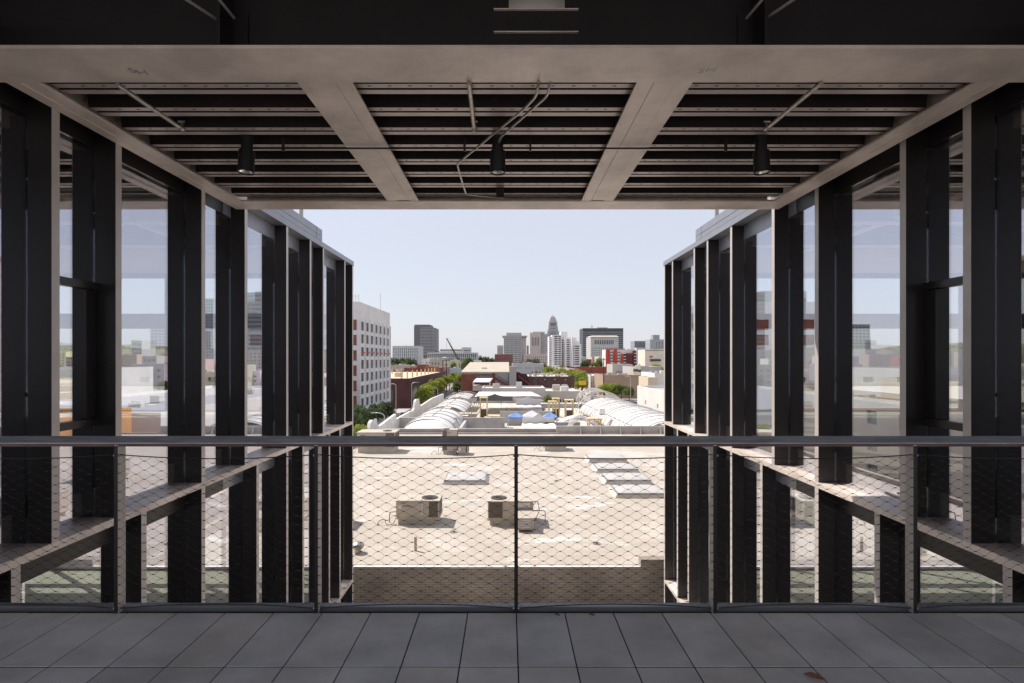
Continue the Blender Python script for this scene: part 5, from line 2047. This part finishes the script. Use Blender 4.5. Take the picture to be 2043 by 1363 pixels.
slamp(790, 766, 150, -1.0, 'pale street lamp in front of the maroon warehouse, left one, arm to the left')
slamp(821.5, 763, 150, 1.4, 'pale street lamp in front of the maroon warehouse, right one, arm to the right')
slamp(767, 824, 82, -1.4, 'nearest pale street lamp among the dark trees')
slamp(873, 773, 150, -1.6, 'pale street lamp under the bright street trees')
slamp(1258, 751, 170, -1.0, 'grey street lamp in front of the broad trees at the right')

D = 150
t = thing('sign_board', 'small yellow sign board on a dark pole behind the low white building', 'sign', (X(1162, D), D, GZ))
m = MB(); m.box(X(1155, D), X(1169.5, D), D - .12, D + .12, Z(768, D), Z(760, D))
m.build('panel', M['yellow'], t)
m = MB(); m.box(X(1157.5, D), X(1168, D), D - .135, D - .121, Z(762.6, D), Z(761.6, D)); m.box(X(1160, D), X(1166, D), D - .135, D - .121, Z(765.2, D), Z(764.6, D))
m.build('lettering', M['orange'], t)
m = MB(); m.tube([(X(1162, D), D, GZ), (X(1162, D), D, Z(768, D))], .16, 8)
m.build('pole', M['pole'], t)

D = 470
t = thing('crane', 'thin dark crane jib slanting up to the left above the framed office', 'crane', (X(913, D), D, GZ))
A, B = Vector((X(913, D), D, Z(716, D))), Vector((X(891, D), D, Z(675, D)))
m = MB()
for o in (Vector((-.5, 0, 0)), Vector((.5, 0, 0)), Vector((0, 0, .9))):
    m.tube([A + o, B + o * .3], .28, 5)
for k in range(14):
    p, q = A.lerp(B, k / 14), A.lerp(B, (k + 1) / 14)
    m.tube([p + Vector((-.4, 0, 0)), q + Vector((.4, 0, 0))], .12, 4)
m.build('jib', M['windark'], t)
m = MB(); m.tube([B, B - Vector((0, 0, 9))], .08, 4); m.tube([A + Vector((0, 0, 1)), B + Vector((1.2, 0, .6))], .08, 4)
m.build('cable', M['windark'], t)
m = MB(); m.box(X(911, D), X(917, D), D - 1.5, D + 1.5, GZ, Z(714, D)); m.box(X(909, D), X(920, D), D - 2, D + 2, GZ, GZ + 2)
m.build('cab', M['windark'], t)
# water tank frame on the left
D = 250
t = thing('water_tower', 'dark steel tank tower beyond the tan warehouse roof', 'water tower', (X(887, D), D, GZ))
m = MB()
for dx in (-.9, .9):
    for dy in (-.9, .9):
        m.tube([(X(887, D) + dx, D + dy, GZ), (X(887, D) + dx * .8, D + dy * .8, Z(718, D))], .14, 5)
m.build('leg', M['pole'], t)
m = MB(); m.tube([(X(887, D), D, Z(718, D)), (X(887, D), D, Z(714, D))], 1.3, 14); m.tube([(X(887, D), D, Z(714, D)), (X(887, D), D, Z(712, D))], 1.35, 14, True, .1)
m.build('tank', W((.4, .38, .36)), t)


# ---- cars
def car_proto(m_):
    t = thing('parked_car', '', 'car')
    prof = [(-2.15, .35), (-2.2, .62), (-1.9, .85), (-1.15, .93), (-.6, 1.36), (.75, 1.42), (1.45, 1.0), (2.1, .88), (2.2, .6), (2.15, .3)]
    m = MB(); m.prism([(y, z) for y, z in prof], -.86, .86, 'x')
    m.build('body', m_, bevel=.06).parent = t
    m = MB()
    for s in (-1, 1):
        m.prism([(-.98, .95), (-.58, 1.30), (.70, 1.35), (1.22, 1.0)], s * .868, s * .872, 'x')
    m.hexa([(-.7, -1.16, .98), (.7, -1.16, .98), (.66, -.66, 1.37), (-.66, -.66, 1.37), (-.7, -1.12, .96), (.7, -1.12, .96), (.66, -.62, 1.34), (-.66, -.62, 1.34)])
    m.hexa([(-.7, 1.40, 1.06), (.7, 1.40, 1.06), (.66, .84, 1.41), (-.66, .84, 1.41), (-.7, 1.36, 1.02), (.7, 1.36, 1.02), (.66, .8, 1.38), (-.66, .8, 1.38)])
    m.build('window', M['windark']).parent = t
    for s in (-1, 1):
        for y in (-1.35, 1.35):
            m = MB(); m.tube([(s * .68, y, .33), (s * .88, y, .33)], .33, 14)
            w_ = m.build('wheel', M['tyre']); w_.parent = t
            m = MB(); m.tube([(s * .86, y, .33), (s * .89, y, .33)], .19, 10)
            m.build('rim', M['galv']).parent = w_
    return t


cm = [('white', mat('car_white', (.75, .75, .75), .2, 0, 0)), ('black', mat('car_black', (.02, .02, .022), .15, 0, 0)), ('silver', mat('car_silver', (.45, .46, .48), .25, .6, 0)), ('blue', mat('car_blue', (.06, .12, .32), .2, .2, 0))]
spots = [(-23.9, 128, 0, 2, 'silver car parked by the kerb under the nearest street trees'), (-24, 150, 0, 0, 'white car parked by the kerb under the middle street trees'),
         (-17.0, 176, 0, 1, 'black car on the right side of the left hand street'), (-23.9, 196, 0, 1, 'black car parked far down the left hand street'),
         (-19.5, 215, 0, 0, 'white car driving in the left hand street'),
         (X(1163, 215), 215, -.1, 0, 'white car in the right hand road near the yellow sign'), (X(1174, 210), 210, -.1, 0, 'white car parked by the pale low house'),
         (X(1184, 185), 185, -.1, 1, 'black car parked in front of the pale low house'), (X(1192, 178), 178, -.1, 2, 'silver car parked left of the tallest pole'),
         (X(1264, 160), 160, 1.3, 3, 'blue car parked right of the broad trees, farther one'), (X(1268, 148), 148, 1.3, 1, 'black car parked right of the broad trees, middle one'),
         (X(1263, 139), 139, 1.3, 3, 'blue car parked right of the broad trees, nearer one')]
for i in range(10):
    spots.append((66 + i * 2.9, 100.5, 0, (i * 7) % 4, '%s parked car in the lot behind the sheds at the right, %s from the left' % (cm[(i * 7) % 4][0], ORD[i])))
    spots.append((-64 - i * 2.9, 47.5 if i % 2 else 47, 0, (i * 5 + 1) % 4, '%s parked car in the lot before the grey shed, %s from the right' % (cm[(i * 5 + 1) % 4][0], ORD[i])))
protos = {}
for (x, y, rz, k, lab) in spots:
    if k not in protos:
        o = protos[k] = car_proto(cm[k][1])
    else:
        o = copy_tree(protos[k])
    o.location = (x, y, GZ + .02)
    o.rotation_euler = (0, 0, rz)
    o['label'] = lab
    o['group'] = 'cars parked or driving in the streets'

# ================================================================== SKY, SUN, CAMERA
w = bpy.data.worlds.new('World')
S.world = w
w.use_nodes = True
N, L = w.node_tree.nodes, w.node_tree.links
sk = N.new('ShaderNodeTexSky')
sk.sky_type = 'NISHITA'
sk.sun_disc = False
sd = Vector((-.33, .22, .52)).normalized()
el = math.asin(sd.z)
sk.sun_elevation = el
sk.sun_rotation = math.atan2(sd.x, sd.y) % (2 * math.pi)
sk.altitude = 80
sk.air_density = SKY_AIR
sk.dust_density = SKY_DUST
sk.ozone_density = 1.0
bg = N['Background']
bg.inputs['Strength'].default_value = SKY_STR
mxw = N.new('ShaderNodeMix')
mxw.data_type = 'RGBA'
mxw.inputs['Factor'].default_value = SKY_MIX
L.new(sk.outputs[0], mxw.inputs[6])
mxw.inputs[7].default_value = (*SKY_COL, 1)
L.new(mxw.outputs[2], bg.inputs['Color'])
sl = bpy.data.lights.new('sun', 'SUN')
sl.energy = SUN_E
sl.angle = math.radians(.5)
sl.color = (1, .95, .88)
so = bpy.data.objects.new('sun', sl)
COL.objects.link(so)
so.rotation_euler = sd.to_track_quat('Z', 'Y').to_euler()
so.location = (-30, 20, 60)

cam = bpy.data.cameras.new('camera')
co = bpy.data.objects.new('camera', cam)
COL.objects.link(co)
co.location = (0, 0, 0)
co.rotation_euler = (math.pi / 2, 0, 0)
cam.sensor_width = 36
cam.lens = F / 2043 * 36
cam.shift_x = (1021.5 - VX) / 2043
cam.shift_y = (VY - 681.5) / 2043
cam.clip_end = 8000
cam.clip_start = .05
S.camera = co
S.view_settings.view_transform = 'Standard'
S.view_settings.look = 'None'
S.view_settings.exposure = EXPO
S.view_settings.gamma = 1
S.view_settings.use_curve_mapping = False
S.cycles.max_bounces = 10
S.cycles.transparent_max_bounces = 16
S.cycles.diffuse_bounces = 5
S.cycles.use_denoising = True
